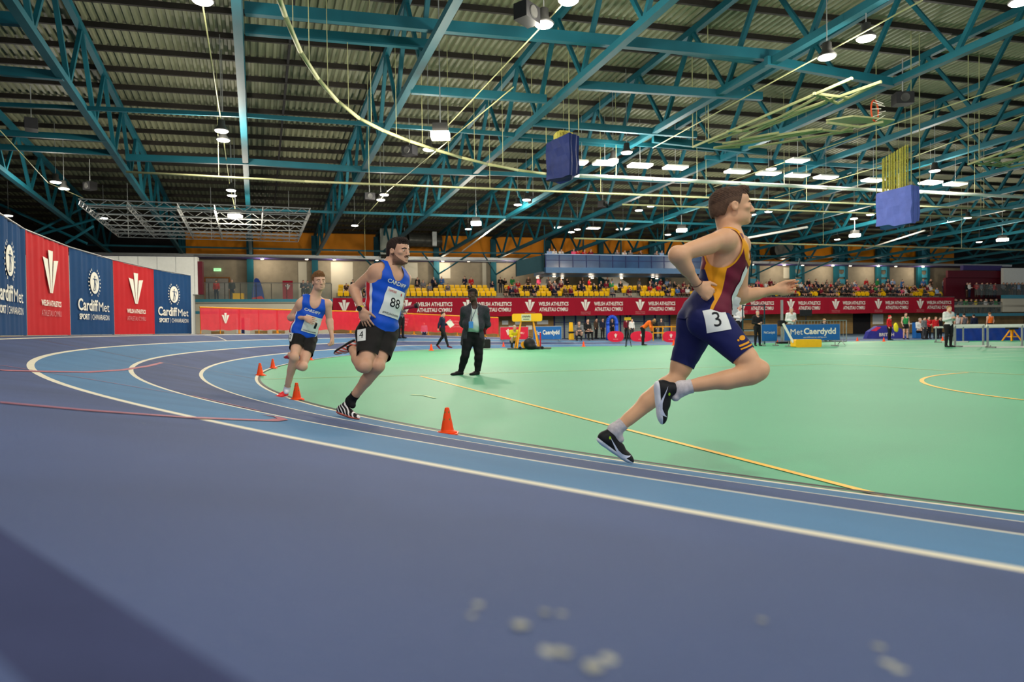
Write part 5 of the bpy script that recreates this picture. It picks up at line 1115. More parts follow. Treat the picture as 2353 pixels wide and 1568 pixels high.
# ---------------------------------------------------------------- gallery: banners, seats, crowd
EMB = [791, 934, 1075, 1217, 1345, 1470, 1590, 1706, 1816, 1919, 2017, 2113]; ES = [at_w(x, 705, 0)[0] for x in EMB]; dS = (ES[-1] - ES[0]) / 11
ZB0, ZB1 = 2.16, 3.84; CRI = mat('crimson_banner', '980E28', .85, var=.05, scale=.8)
FEA = feather(.95, 1.02)
for i, s in enumerate(ES):
    s0 = SB if i == 0 else ES[0] + dS * (i - .27); s1 = SR if i == 11 else ES[0] + dS * (i + .73); c = WP((s0 + s1) / 2, -.06, (ZB0 + ZB1) / 2)
    t = thing('banner', 'crimson Welsh Athletics banner on the gallery front, %s of the twelve from the left' % ORD[i], 'banner', c, group='crimson banners along the gallery')
    mb = MB(); w_ = s1 - s0; n = 16; P = []
    for a in range(n + 1):
        x = -w_ / 2 + w_ * a / n; dy = .02 * math.sin(a * 1.7 + i)
        for z in (-.84, 0, .84): P.append(E_ * x + N_ * dy + Z_ * (z + (.012 * math.sin(a * .9) if z else 0)))
    mb.add(P, [(a * 3 + b, a * 3 + b + 1, a * 3 + b + 4, a * 3 + b + 3) for a in range(n) for b in (0, 1)]); cl = mb.build('cloth', CRI, t)
    es = s - (s0 + s1) / 2
    mb = MB(); mb.flat(FEA, E_ * es - N_ * .04 + Z_ * .16, E_, Z_); mb.build('emblem', WHITE, cl)
    mb = MB(); mb.flat(fit2d(text2d('WELSH ATHLETICS', 1), 1.0, .10), E_ * es - N_ * .04 - Z_ * .52, E_, Z_); mb.flat(fit2d(text2d('ATHLETAU CYMRU', 1), 1.0, .10), E_ * es - N_ * .04 - Z_ * .68, E_, Z_); mb.build('small_lettering', mat('pale_red_print', 'C88888', .6), cl)
    mb = MB(); x0 = es + .85; x1 = min(x0 + 3.25, w_ / 2 - .05); ww = x1 - x0
    if ww > 1.2: mb.flat(fit2d(text2d('WELSH ATHLETICS', 1, .025), ww, .36), E_ * ((x0 + x1) / 2) - N_ * .04 + Z_ * .28, E_, Z_); mb.flat(fit2d(text2d('ATHLETAU CYMRU', 1, .025), ww * .96, .36), E_ * ((x0 + x1) / 2) - N_ * .04 - Z_ * .24, E_, Z_); mb.build('lettering', WHITE, cl)
    MB().tube(E_ * (-w_ / 2) + Z_ * .88, E_ * (w_ / 2) + Z_ * .88, .03, 6).build('top_rail', GREYM, t)
YS = mat('yellow_seat_plastic', 'F2BE08', .4, var=.05)
def rounded(w, h, r, n=4):
    P = []
    for cx, cy, a0 in ((w / 2 - r, h / 2 - r, 0), (-w / 2 + r, h / 2 - r, 90), (-w / 2 + r, -h / 2 + r, 180), (w / 2 - r, -h / 2 + r, 270)):
        for k in range(n + 1): a = math.radians(a0 + 90 * k / n); P.append((cx + r * math.cos(a), cy + r * math.sin(a)))
    return P
Xs, Ys = Vector((1, 0, 0)), Vector((0, 1, 0))
mb = MB(); mb.slab(rounded(.44, .34, .07), Vector((0, .02, .60)), Xs, Z_, Ys, .05); BACK_ME = mb.mesh('backrest', YS)
mb = MB(); mb.slab(rounded(.42, .30, .06), Vector((0, -.10, .46)), Xs, (Z_ * .95 - Ys * .25).normalized(), Ys, .06); PAN_ME = mb.mesh('seat_pan', YS)
mb = MB(); mb.box((0, -.02, .2), (.06, .08, .42)); mb.box((0, .04, .42), (.40, .03, .04)); BRK_ME = mb.mesh('bracket', BLACK)
rzw = math.atan2(E_.y, E_.x); rows = ['front', 'middle', 'back']
def sec(s):
    i = int((s - (ES[0] - dS * .27)) / dS); return max(0, min(11, i))
def pxof(P):
    d = Vector(P) - CAM; return 1176.5 + FPX * d.x / d.y
seat0 = None; cnt = {}; pend = []
def dens(x, r):
    if x < 780: return .0
    if x < 845: return .22
    if x < 1135: return [.07, .10, .28][r]
    if x < 1160: return .5
    if x < 1380: return [.42, .55, .60][r]
    if x < 1470: return .35
    if x < 1545: return [.15, .55, .6][r]
    if x < 1720: return .6
    if x < 1830: return .62
    if x < 2060: return [.62, .85, .9][r]
    return [.45, .6, .5][r]
nseat = 0
for r in range(3):
    for j in range(int((SR - SB - 1.0) / .53)):
        s = SB + .6 + j * .53; p = WP(s, .75 + .85 * r, ZG + .34 * r); x = pxof(p); k = sec(s)
        if 905 < x < 921 or 1137 < x < 1158 or (r < 2 and 1400 < x < 1480 and j % 3): continue
        if random.random() < dens(x, r): pend.append((r, s, k)); continue
        if nseat >= 290: continue
        nseat += 1; kk = ('s', r, k); cnt[kk] = cnt.get(kk, 0) + 1; n = cnt[kk]
        t = thing('stadium_seat', 'yellow tip-up seat, %s row above crimson banner %s, %s empty one' % (rows[r], ORD[k], ORD[n - 1]), 'seat', p, rzw, 'yellow gallery seats')
        link('backrest', BACK_ME, t); link('seat_pan', PAN_ME, t); link('bracket', BRK_ME, t)
COLS = ['black'] * 6 + ['dark navy'] * 4 + ['dark grey'] * 3 + ['grey'] * 3 + ['maroon'] * 3 + ['red'] * 2 + ['blue', 'light blue', 'white', 'white', 'brown', 'brown', 'green', 'pink']
def crowd(kind, s, off, z, rz, where_, key, dress='long', sc=1.0, top=None):
    top = top or random.choice(COLS); k = (key, top); cnt[k] = cnt.get(k, 0) + 1
    lb = 'person in %s top %s, %s such one' % (top, where_, ORD[cnt[k] - 1])
    person(kind, dress, WP(s, off, z), rz, top, random.choice(['black', 'dark navy', 'dark grey', 'brown']), lb, 'spectators in the gallery', sc, h=.03)
for r, s, k in pend:
    crowd(random.choice(['sit', 'sit_lean', 'sit_turn']), s + random.uniform(-.06, .06), .62 + .85 * r, ZG + .34 * r + .02, rzw + random.uniform(-.22, .22), 'seated %s row above crimson banner %s' % (rows[r], ORD[k]), ('p', r, k), sc=.93)
for x in (960, 997, 1016, 1068, 1083, 1150, 1162, 1178, 1215, 1240, 1262, 1290, 1306, 1340, 1355, 1395, 1408, 1470, 1497, 1520, 1535, 1715, 1740, 1775, 1830, 1862, 1880, 1905, 1930, 1950, 1972, 1990, 2015, 2040, 2052, 2075, 2120, 2140, 2170):
    s = at_w(x, 650, 3.6)[0]; k = sec(s); crowd(random.choice(['stand', 'stand_clap', 'stand_hold']), s, 3.5 + random.uniform(0, .6), ZG + .68, rzw + random.uniform(-.6, .6), 'standing behind the seats above crimson banner %s' % ORD[k], ('st', k), sc=random.uniform(.9, 1.02), top='pink' if x == 1740 else None)
# right hand balcony and upper viewing gallery
for i, x in enumerate((2190, 2202, 2214, 2226, 2238, 2249, 2260, 2272, 2284, 2297, 2196, 2208, 2220, 2232, 2243, 2254, 2266, 2277, 2290, 2302)):
    s = at_w(x, 720, .4)[0]; crowd(['stand', 'stand_hold', 'stand_clap'][i % 3], s, (.45 if i > 9 else 1.3), 2.06, rzw + random.uniform(-.5, .5), 'on the low right balcony behind glass', 'rb', sc=.95, top=['green', 'light blue', 'black', 'grey', 'green', 'dark grey', 'yellow', 'grey', 'black', 'white', 'dark navy', 'grey', 'green', 'black', 'yellow', 'dark grey', 'white', 'black', 'green', 'grey'][i])
for i, x in enumerate((2228, 2272, 2282, 2292, 2312, 2330, 2347, 2222, 2238, 2250, 2262, 2300, 2308, 2318, 2326, 2334, 2343, 2351)):
    s = at_w(x, 670, 1.2)[0]; crowd(['stand', 'stand_hold', 'stand_clap'][i % 3], s, (.9 if i > 6 else 1.5), ZG + .1, rzw + random.uniform(-.5, .5), 'on the upper balcony by the maroon wall', 'ub', sc=1.0, top=['black', 'maroon', 'grey', 'red', 'black', 'brown', 'grey', 'white', 'red', 'grey', 'dark grey', 'grey', 'black', 'dark navy', 'grey', 'light blue', 'black', 'dark navy'][i])
def balustrade(nm, label, s0, s1, off, z0, z1, n):
    c = WP((s0 + s1) / 2, off, z0); t = thing(nm, label, 'balustrade', c); L = s1 - s0
    for i in range(n): mb = MB(); a = -L / 2 + L * i / n; mb.box(E_ * (a + L / n / 2) + Z_ * (z1 - z0) / 2, (L / n - .05, .02, z1 - z0), AX); mb.build('glass_panel', M_GLASS, t)
    MB().tube(E_ * (-L / 2) + Z_ * (z1 - z0 + .04), E_ * (L / 2) + Z_ * (z1 - z0 + .04), .035, 6).build('handrail', GREYM, t)
    for i in range(n + 1): MB().box(E_ * (-L / 2 + L * i / n) + Z_ * (z1 - z0) / 2, (.05, .05, z1 - z0), AX).build('post', HOUS, t)
balustrade('glass_balustrade', 'glass balustrade with grey handrail on the left gallery above the cream wall', S(443), SB - .1, .08, ZG, ZG + 1.35, 9)
balustrade('glass_balustrade', 'glass balustrade in front of the green shirts on the low right balcony', S(2193), S(2304), .08, 2.05, 3.25, 4)
balustrade('glass_balustrade', 'glass balustrade of the upper balcony beside the white board', S(2246), SE - 1, .3, ZG + .35, ZG + 1.5, 6)
# people and objects on the left gallery
for x, off, top, kind, lb in ((497, 2.0, 'red', 'stand', 'person in red top standing by the gallery door'), (533, 1.4, 'dark grey', 'stand', 'person in dark coat standing at the rail left of the blue column'), (697, 1.8, 'dark navy', 'stand_hold', 'left of two people in dark tops standing behind the third runner'), (707, 2.0, 'black', 'stand_hold', 'right of two people in dark tops standing behind the third runner')):
    s = at_w(x, 660, off)[0]; person(kind, 'long', WP(s, off, ZG), rzw, top, 'dark navy' if top != 'black' else 'black', lb, sc=1.03)
s, _ = at_w(499, 650, OB - .1); t = thing('door_frame', 'wooden double door frame in the left gallery wall under a green exit sign', 'door', WP(s, OB - .08, ZG)); t.name = 'door_1'; del t['label']; del t['category']; tag(t, kind='structure')
mb = MB(); mb.box(E_ * -1.05 + Z_ * 1.1, (.12, .12, 2.3), AX); mb.box(E_ * 1.05 + Z_ * 1.1, (.12, .12, 2.3), AX); mb.box(Z_ * 2.3, (2.2, .12, .12), AX); mb.build('door_frame', mat('brown_wood_trim', '8A5A30', .6), t)
mb = MB(); mb.box(E_ * -.5 + Z_ * 1.12, (.94, .05, 2.2), AX); mb.box(E_ * .5 + Z_ * 1.12, (.94, .05, 2.2), AX); mb.build('leaf', mat('grey_door_leaf', '8E8A84', .5, var=.1), t)
s, z = at_w(499, 620, OB - .2); e = thing('exit_sign', 'green lit exit sign above the gallery door', 'sign', WP(s, OB - .12, z)); MB().box((0, 0, 0), (.62, .08, .26), AX).build('sign_box', mat('exit_green', '9CE0A0', .4, var=.05, emit=.8), e); mb = MB(); mb.flat(fit2d(text2d('EXIT', 1, .02), .36, .14), -N_ * .05, E_, Z_); mb.build('lettering', WHITE, e)
s, _ = at_w(592, 655, 1.2); t = thing('feather_banner', 'tall blue rounded flag banner on the left gallery right of the blue column', 'flag', WP(s, 1.2, ZG)); mb = MB()
mb.slab([(-.5, 0), (.55, 0), (.42, .8), (.25, 1.5), (.05, 1.85), (-.15, 1.9), (-.32, 1.7), (-.42, 1.0)], Vector((0, 0, 0)), E_, Z_, N_, .04); mb.build('flag_cloth', mat('flag_blue', '1C3C8C', .6, var=.1), t); mb = MB(); mb.slab([(-.5, 0), (.55, 0), (.3, .35), (-.45, .2)], -N_ * .012, E_, Z_, N_, .01); mb.build('red_corner', REDP, t); MB().tube(E_ * -.35, E_ * -.30 + Z_ * 1.8, .02, 6).build('pole', GREYM, t)
s, _ = at_w(661, 655, 1.2); t = thing('roller_banner', 'crimson upright banner with white plume emblem on the left gallery', 'banner', WP(s, 1.2, ZG)); MB().box(Z_ * .85, (.85, .03, 1.65), AX).build('panel', CRI, t); mb = MB(); mb.flat(feather(.42, .46), -N_ * .03 + Z_ * 1.15, E_, Z_); mb.build('emblem', WHITE, t); MB().box(Z_ * .03, (.9, .25, .06), AX).build('foot', GREYM, t)
s, _ = at_w(548, 675, 1.6); t = thing('crate', 'low yellow box on the left gallery floor beside the person in dark coat', 'box', WP(s, 1.6, ZG)); mb = MB(); mb.slab(rounded(.8, .55, .05), Z_ * .275 - N_ * .3, E_, Z_, N_, .6); mb.build('body', YS, t); MB().box(Z_ * .57, (.84, .64, .04), AX).build('lid', YS, t)
# blue control box over the gallery
s0 = S(1254, -1.5, 600); s1 = S(1640, -1.5, 600); z1 = 7.75; z0 = 6.25; c = WP((s0 + s1) / 2, 0, z0)
t = thing('control_box', 'long blue glazed control box hanging over the middle of the gallery', 'control room', c); L = s1 - s0
BLG = mat('blue_glass_panel', '2E4A70', .2, var=.2, scale=1.0); BLF = mat('blue_box_frame', '3E6A94', .4, var=.06)
mb = MB(); mb.box(Z_ * .05 + N_ * .6, (L, 4.2, .5), AX); mb.build('floor_tray', BLF, t)
n = 13
for i in range(n): MB().box(E_ * (-L / 2 + L * (i + .5) / n) + Z_ * .85 - N_ * 1.45, (L / n - .10, .04, 1.15), AX).build('glazed_panel', BLG, t)
mb = MB(); 
for i in range(n + 1): mb.box(E_ * (-L / 2 + L * i / n) + Z_ * .85 - N_ * 1.46, (.07, .07, 1.2), AX)
mb.box(Z_ * .95 - N_ * 1.47, (L, .06, .06), AX); mb.build('mullions', M_NAVY, t); mb = MB(); mb.box(Z_ * 1.48 - N_ * 1.4, (L + .1, .35, .08), AX); mb.build('sill', mat('pale_blue_sill', '9CB0D0', .4, var=.05), t)
mb = MB(); mb.slab([(0, 0), (0, 1.5), (-2.6, .9), (-2.6, -.5)], E_ * (-L / 2) - N_ * .9, E_, Z_, N_, .3); mb.build('side_canopy', M_DKT, t)
for x in (-.5, -.25, 0, .25, .5): MB().box(E_ * (L * x * .92) + Z_ * 2.8 + N_ * 1.2, (.12, .12, 5.2), AX).build('hanger_post', TEAL, t)
for i, x in enumerate((1262, 1274, 1287, 1318, 1327, 1340, 1357, 1418, 1432, 1448, 1472, 1505, 1520)):
    s = at_w(x, 580, -.6)[0]; person(['sit', 'sit_turn', 'sit_lean'][i % 3], 'long', WP(s, -.6, z0 + .85), rzw, ['light blue', 'white', 'white', 'pink', 'red', 'red', 'maroon', 'grey', 'white', 'grey', 'brown', 'grey', 'light blue'][i], 'black', 'person seated behind the sill of the blue control box, %s from the left' % ORD[i], 'people in the control box', h=.03)
# stairs under the control box
for i, (x0, y0, x1, y1) in enumerate(((1300, 655, 1222, 655 + 0), )):
    pass
for i, (xa, ya, xb, yb, lb) in enumerate(((1288, 628, 1243, 668, 'white stair flight rising right above the fourth crimson banner'), (1372, 628, 1440, 672, 'white stair flight falling right above the fifth crimson banner'))):
    sa, za = at_w(xa, ya, 4.95); sb2, zb2 = at_w(xb, yb, 4.95); c = WP(sb2, 4.95, zb2); t = thing('staircase', lb, 'stairs', c); d = E_ * (sa - sb2) + Z_ * (za - zb2); mb = MB(); mb.bar(Z_ * .45, d + Z_ * .45, .06, 1.0); mb.bar(N_ * 1.0, d + N_ * 1.0, .08, .35); mb.build('stringer', WHITE, t)
    for q in range(10): MB().box(d * ((q + .5) / 10) + N_ * .5, (.28, 1.0, .05), AX).build('tread', GREYM, t)
    mb = MB(); mb.bar(Z_ * .9, d + Z_ * .9, .05, .05)
    for q in range(8): mb.bar(d * (q / 7), d * (q / 7) + Z_ * .9, .03, .03, up=(1, 0, 0))
    mb.build('railing', CREAM, t)
# big hall screen and seats done; far ground-floor door opening is in the wall
# ================================================================ banners beside the track, fences, boards, cones, officials
def gh(P):
    v = Vector((P.x - BCX, P.y - BCY)); t = math.atan2(v.y, v.x) - AZ0; t = (t + math.pi) % (2 * math.pi) - math.pi
    if t < TH0:
        b = trk(4.15, TH0); d = (Vector((P.x, P.y, 0)) - Vector((b.x, b.y, 0))).dot(E_); off = (Vector((P.x, P.y, 0)) - Vector((b.x, b.y, 0))).dot(N_)
        if d > 0:
            kk = 4.15 + off / LW
            return trk(min(max(kk, 0), 4.15), TH0 - d / RB).z if -4.2 * LW < off < 4.25 else (0.0 if off < 0 else -.03)
    k = (v.length - RB - RR1 * t - RR2 * t * t) / LW
    if k < 0: return 0.0
    return trk(min(k, 4.15), t).z
def on_floor(px, py, z=0.0):
    d = ray(px, py); k = 9.0
    while k < 62:
        P = CAM + d * k
        if P.z < max(gh(P), 0) + .002: P.z = max(gh(P), 0); return P
        k += .03
    P = CAM + d * 44; P.z = 0; return P
HB_ = 2.3
LP = [(-9.25, 11.15), (-10.6, 13.8), (-11.6, 16.6), (-12.3, 19.55), (-12.7, 22.45), (-12.72, 25.05)]
BB = mat('navy_blue_cloth', '0C3C68', .85, var=.07, scale=2); RB_ = mat('red_cloth', 'B81C22', .85, var=.05, scale=2); PRW = mat('pale_print', 'EDE6D6', .6, var=.02)
def laurel(cx, cy, h):
    V = []; F = []
    for sg in (-1, 1):
        for i in range(9):
            a = -1.15 + 2.2 * i / 8; r = h * .5; x = cx + sg * (r * .86 * math.cos(a) + h * .06); y = cy + r * math.sin(a)
            for tw in (-.5, .6):
                b = len(V); an = a + math.pi / 2 + tw * sg * 0 ; dx, dy = math.cos(an + tw), math.sin(an + tw); dx *= sg; l = h * .075; w = h * .022
                px, py = -dy, dx; V += [(x, y), (x + dx * l * .5 + px * w, y + dy * l * .5 + py * w), (x + dx * l, y + dy * l), (x + dx * l * .5 - px * w, y + dy * l * .5 - py * w)]; F.append((b, b + 1, b + 2, b + 3))
    return V, F
def archer(cx, cy, h):
    V = []; F = []
    def q(x0, y0, x1, y1, w):
        dx, dy = x1 - x0, y1 - y0; l = math.hypot(dx, dy); nx, ny = -dy / l * w / 2, dx / l * w / 2; b = len(V)
        for x, y in ((x0 + nx, y0 + ny), (x0 - nx, y0 - ny), (x1 - nx, y1 - ny), (x1 + nx, y1 + ny)): V.append((cx + x * h, cy + y * h))
        F.append((b, b + 1, b + 2, b + 3))
    q(0, .05, -.02, .26, .09); q(0, .29, .0, .38, .075); q(-.22, .22, .24, .20, .04); q(.24, .20, .26, .08, .03); q(-.02, .08, .10, -.08, .06); q(.10, -.08, .06, -.34, .045); q(-.02, .08, -.06, -.14, .06); q(-.06, -.14, -.18, -.34, .04); q(-.18, -.34, -.02, -.35, .04); q(.25, .30, .30, .20, .018); q(.30, .20, .25, .02, .018)
    return V, F
nm_ = ['first', 'second', 'third', 'fourth', 'fifth']
for i in range(5):
    a = Vector((*LP[i], 0)); b = Vector((*LP[i + 1], 0)); zb = .90; c = (a + b) / 2; d = (b - a); L = d.length; d.normalize(); nn = d.cross(Z_).normalized()
    if nn.dot(CAM - c) < 0: nn = -nn
    blue = i % 2 == 0; o = Vector((c.x, c.y, zb)); X = d if d.cross(Z_).dot(nn) > 0 else -d
    t = thing('trackside_banner', ('blue Cardiff Met banner with white oval crest' if blue else 'red Welsh Athletics banner with white plume emblem') + ', %s from the near left' % nm_[i], 'banner', o, group='tall banners beside the bend')
    m = MB(); NX, NZ = 40, 6; P = []
    for q in range(NX + 1):
        x = (q / NX - .5) * L
        for r in range(NZ + 1): z = r / NZ * HB_; fold = (.012 * math.sin(q * 1.35 + i) + .010 * math.sin(q * .5 + 1.7 * i)) * (.35 + .65 * z / HB_) * (1.9 if i == 0 else 1); P.append(X * x + nn * fold + Z_ * (z - .02 * math.sin(math.pi * (x / L + .5)) * (z > HB_ * .9)))
    m.add(P, [(q * (NZ + 1) + r, q * (NZ + 1) + r + 1, (q + 1) * (NZ + 1) + r + 1, (q + 1) * (NZ + 1) + r) for q in range(NX) for r in range(NZ)])
    cl = m.build('cloth', BB if blue else RB_, t, True); e = nn * .035
    if blue:
        MB().flat(disc2d(.31, 0, 0, 32, .98), e + Z_ * 1.48, X, Z_).build('oval_crest', PRW, cl); MB().flat(archer(0, 0, .58), e * 1.3 + Z_ * 1.46, X, Z_).build('archer_figure', BB, cl); MB().flat(laurel(0, 0, .80), e + Z_ * 1.48, X, Z_).build('laurel_wreath', PRW, cl)
        MB().flat(fit2d(text2d('Cardiff', 1, .02), 1.30, .33, -.46, 0), e + Z_ * .83, X, Z_).build('lettering_cardiff', PRW, cl); MB().flat(fit2d(text2d('Met', 1, 0), .78, .27, .64, -.02), e + Z_ * .83, X, Z_).build('lettering_met', PRW, cl)
        m = MB(); m.flat(fit2d(text2d('SPORT', 1, .03), .66, .16, -.72, 0), e + Z_ * .50, X, Z_); m.flat(rect2d(.012, .19, -.30, 0), e + Z_ * .50, X, Z_); m.flat(fit2d(text2d('CHWARAEON', 1), 1.22, .15, .40, 0), e + Z_ * .50, X, Z_); m.build('lettering_sport', PRW, cl)
    else:
        MB().flat(feather(1.05, 1.02), e + Z_ * 1.52, X, Z_).build('plume_emblem', PRW, cl)
        MB().flat(fit2d(text2d('WELSH ATHLETICS', 1, .03), 1.36, .14), e + Z_ * .76, X, Z_).build('lettering_top', PRW, cl); MB().flat(fit2d(text2d('ATHLETAU CYMRU', 1), 1.36, .14), e + Z_ * .52, X, Z_).build('lettering_bottom', mat('pale_red_print', 'C88888'), cl)
    MB().tube(X * (-L / 2) + Z_ * (HB_ + .01), X * (L / 2) + Z_ * (HB_ + .01), .022, 8).build('top_pole', GREYM, t)
    for q in (-1, 1): MB().tube(X * (q * (L / 2 - .02)) - nn * .04 - Z_ * .6, X * (q * (L / 2 - .02)) - nn * .04 + Z_ * HB_, .02, 8).build('upright', GREYM, t)
    MB().box(-nn * .03 - Z_ * .07, (L, .05, .12), (X, nn, Z_)).build('base_board', mat('base_board_wood', '8A7A60', .7), t)
# red mesh fence on orange-yellow frames
FP = [(-12.3, 24.9), (-11.4, 26.4), (-10.4, 28.0), (-9.2, 29.5), (-7.9, 30.9), (-6.5, 32.0), (-5.1, 32.9), (-3.7, 33.7), (-2.2, 34.45), (-.75, 35.1)]
ORY = mat('yellow_orange_frame', 'E89A10', .5, var=.05); NET = mat('red_mesh_net', 'E0283C', .7, var=.06, scale=6, alpha=.86)
for i in range(9):
    a = Vector((*FP[i], 0)); b = Vector((*FP[i + 1], 0)); c = (a + b) / 2; d = (b - a); L = d.length; d.normalize(); nn = d.cross(Z_).normalized(); 
    if nn.dot(CAM - c) < 0: nn = -nn
    X = d if d.cross(Z_).dot(nn) > 0 else -d; za = gh(a); zb = gh(b); zc = (za + zb) / 2; sl = (gh(b) - gh(a)) / L * (1 if X.dot(d) > 0 else -1)
    XX = (X + Z_ * sl).normalized(); o = Vector((c.x, c.y, zc)); t = thing('mesh_barrier', 'red mesh barrier on a yellow frame along the far bend, %s from the left' % ORD[i], 'barrier', o, group='red mesh barriers')
    m = MB(); m.tube(XX * (-L / 2) + Z_ * 1.08, XX * (L / 2) + Z_ * 1.08, .028, 8); m.build('top_tube', ORY, t)
    for q in (-1, 0, 1):
        m = MB(); m.tube(XX * (q * L / 2 * .97) - Z_ * .0, XX * (q * L / 2 * .97) + Z_ * 1.08, .022, 6); m.bar(XX * (q * L / 2 * .97) + nn * .22 + Z_ * .01, XX * (q * L / 2 * .97) - nn * .22 + Z_ * .01, .05, .03); m.build('leg', ORY, t)
    m = MB(); n = 14; P = []
    for q in range(n + 1):
        x = (q / n - .5) * L
        for z in (.17, .5, .8, 1.05): P.append(XX * x + nn * (.04 + .018 * math.sin(q * 1.9 + z * 5 + i)) + Z_ * (z + (.02 * math.sin(q * 1.1 + i) if z == .17 else 0)))
    m.add(P, [(q * 4 + r, q * 4 + r + 1, q * 4 + r + 5, q * 4 + r + 4) for q in range(n) for r in range(3)]); nt = m.build('mesh_sheet', NET, t, True)
    PK = mat('pink_print', 'F0969C', .7)
    if i in (0, 2, 4, 5, 7, 9):
        m = MB()
        for q, tx in enumerate(('CYMRU WELSH ATHLETICS', 'ATHLETAU CYMRU', 'WELSH ATHLETICS')): m.flat(fit2d(text2d(tx, 1), 1.0 - .1 * q, .08), nn * .075 + Z_ * (.78 - .14 * q), XX, Z_)
        if i: m.build('lettering', PK, nt)
        else: MB().flat(feather(.34, .42, .2), nn * .075 + Z_ * .66, XX, Z_).build('emblem', PRW, nt)
# cones on the kerb line
CN = mat('orange_cone_plastic', 'FF4A0A', .45, var=.05); 
m = MB(); m.lathe([(.075, .0), (.090, .012), (.088, .022), (.062, .030), (.058, .045), (.021, .235), (.019, .240), (.015, .235), (.014, .20)], 28); CONE_ME = m.mesh('cone_body', CN, True)
m = MB(); pts = rounded(.20, .20, .04); m.prism(pts, 0, .010); BASE_ME = m.mesh('base', CN)
SLOT = mat('cone_slot_dark', '7A8A40', .7)
CO = [(1028, 997, 60), (682, 919, 40), (598, 877, 29), (627, 847, 22), (714, 829, 12), (991, 806, 15), (1157, 797, 8), (1341, 797, 12), (1548, 794, 12), (2031, 785, 9), (2166, 783, 9), (1786, 790, 8), (1970, 784, 8)]
LB = ['nearest orange cone on the kerb at the middle', 'orange cone just behind the red shoe of the third runner', 'orange cone at the leftmost point of the kerb', 'small orange cone on the kerb behind the leftmost one', 'orange cone mostly hidden behind the third runner', 'small orange cone left of the official on the infield edge', 'tiny orange cone left of the yellow timing board trolley', 'small orange cone on the far infield edge below the first oval sign', 'small orange cone just left of the leading runner', 'orange cone by the purple tent sign', 'orange cone under the white hurdle at the right', 'orange cone beside the tripod board', 'faint orange cone near the salmon strip']
for i, ((px, py, hp), lb) in enumerate(zip(CO, LB)):
    if i < 5: h = track_hit(px, py); P = h[0].copy(); P.z = gh(P) if h[1] > .0 else 0.0
    else: P = on_floor(px, py)
    sc = min(1.15, max(.8, hp * P.y / FPX / .24)) if i < 4 else max(.9, hp * P.y / FPX / .24)
    t = thing('traffic_cone', lb, 'cone', P, .3 * i, 'orange cones'); t.scale = (sc, sc, sc); b = link('cone_body', CONE_ME, t); link('base', BASE_ME, t)
    if i < 4:
        m = MB()
        for a in (-.9, -2.2, .7, 2.4):
            for z, r in ((.135, .0405), (.20, .0285)):
                X = Vector((-math.sin(a), math.cos(a), 0)); m.box(Vector((math.cos(a) * (r + .0004), math.sin(a) * (r + .0004), z)), (.010, .002, .018), (X, Vector((math.cos(a), math.sin(a), 0)), Z_))
        m.build('slots', SLOT, b)
# boards and props: all placed on the floor at measured spots
def board(nm, label, px0, px1, py_top, py_bot, py_foot, m, parts, group=None, legs=True, leg_m=None, rz=0.0):
    Pc = on_floor((px0 + px1) / 2, py_foot); k = Pc.y / FPX; w_ = (px1 - px0) * k; h_ = (py_bot - py_top) * k; zb = (py_foot - py_bot) * k
    t = thing(nm, label, 'board', Pc, rz, group); m_ = MB(); m_.box((0, 0, zb + h_ / 2), (w_, .05, h_)); pn = m_.build('panel', m, t)
    F_ = MB(); r = .02
    for a, b in (((-w_ / 2, 0, zb), (-w_ / 2, 0, zb + h_)), ((w_ / 2, 0, zb), (w_ / 2, 0, zb + h_)), ((-w_ / 2, 0, zb + h_), (w_ / 2, 0, zb + h_)), ((-w_ / 2, 0, zb), (w_ / 2, 0, zb))): F_.tube(a, b, .025, 6)
    F_.build('frame', leg_m or GREYM, t)
    if legs:
        for q in (-1, 1): f = MB(); f.tube((q * w_ * .42, 0, zb + .05), (q * w_ * .42, 0, 0.0), .02, 6); f.bar((q * w_ * .42, -.3, .02), (q * w_ * .42, .3, .02), .05, .04); f.build('foot', leg_m or GREYM, t)
    for nm2, vf, mm, x, z, ww, hh in parts:
        MB().flat(fit2d(vf, ww * w_, hh * h_), Vector((x * w_, -.032, zb + h_ / 2 + z * h_)), Xs, Z_).build(nm2, mm, pn)
    return t
BLB = mat('bright_blue_board', '1E62A8', .5, var=.04); REDB = mat('bright_red_board', 'D81C3C', .55, var=.05); YB = mat('yellow_board', 'F2B818', .5, var=.04)
board('advert_board', 'blue MetCaerdydd board between the yellow timing board and the glazed screen', 1226, 1290, 751, 780, 783, BLB, [('lettering_met', text2d('Met', 1), PRW, -.34, .02, .22, .34), ('lettering_caerdydd', text2d('Caerdydd', 1, .03), PRW, .13, 0, .60, .46)], leg_m=GREYM)
board('advert_board', 'red board behind the yellow timing board', 1150, 1214, 752, 780, 783, REDB, [('emblem', feather(1, 1), PRW, -.22, .1, .16, .5), ('lettering', text2d('CYMRU', 1), PRW, .2, 0, .3, .16)])
board('advert_board', 'big blue MetCaerdydd board on a metal fence behind the yellow block', 1802, 1929, 746, 782, 796, BLB, [('lettering_met', text2d('Met', 1), PRW, -.28, .05, .22, .36), ('lettering_caerdydd', text2d('Caerdydd', 1, .03), PRW, .14, .02, .58, .52), ('small_lettering', text2d('cardiffmet.ac.uk/sport', 1), PRW, .05, -.32, .42, .12)])
board('advert_board', 'small blue square board on A shaped legs beside the big blue board', 1750, 1785, 746, 784, 795, BLB, [('lettering', text2d('MetCaerdydd', 1), PRW, 0, .0, .72, .2)])
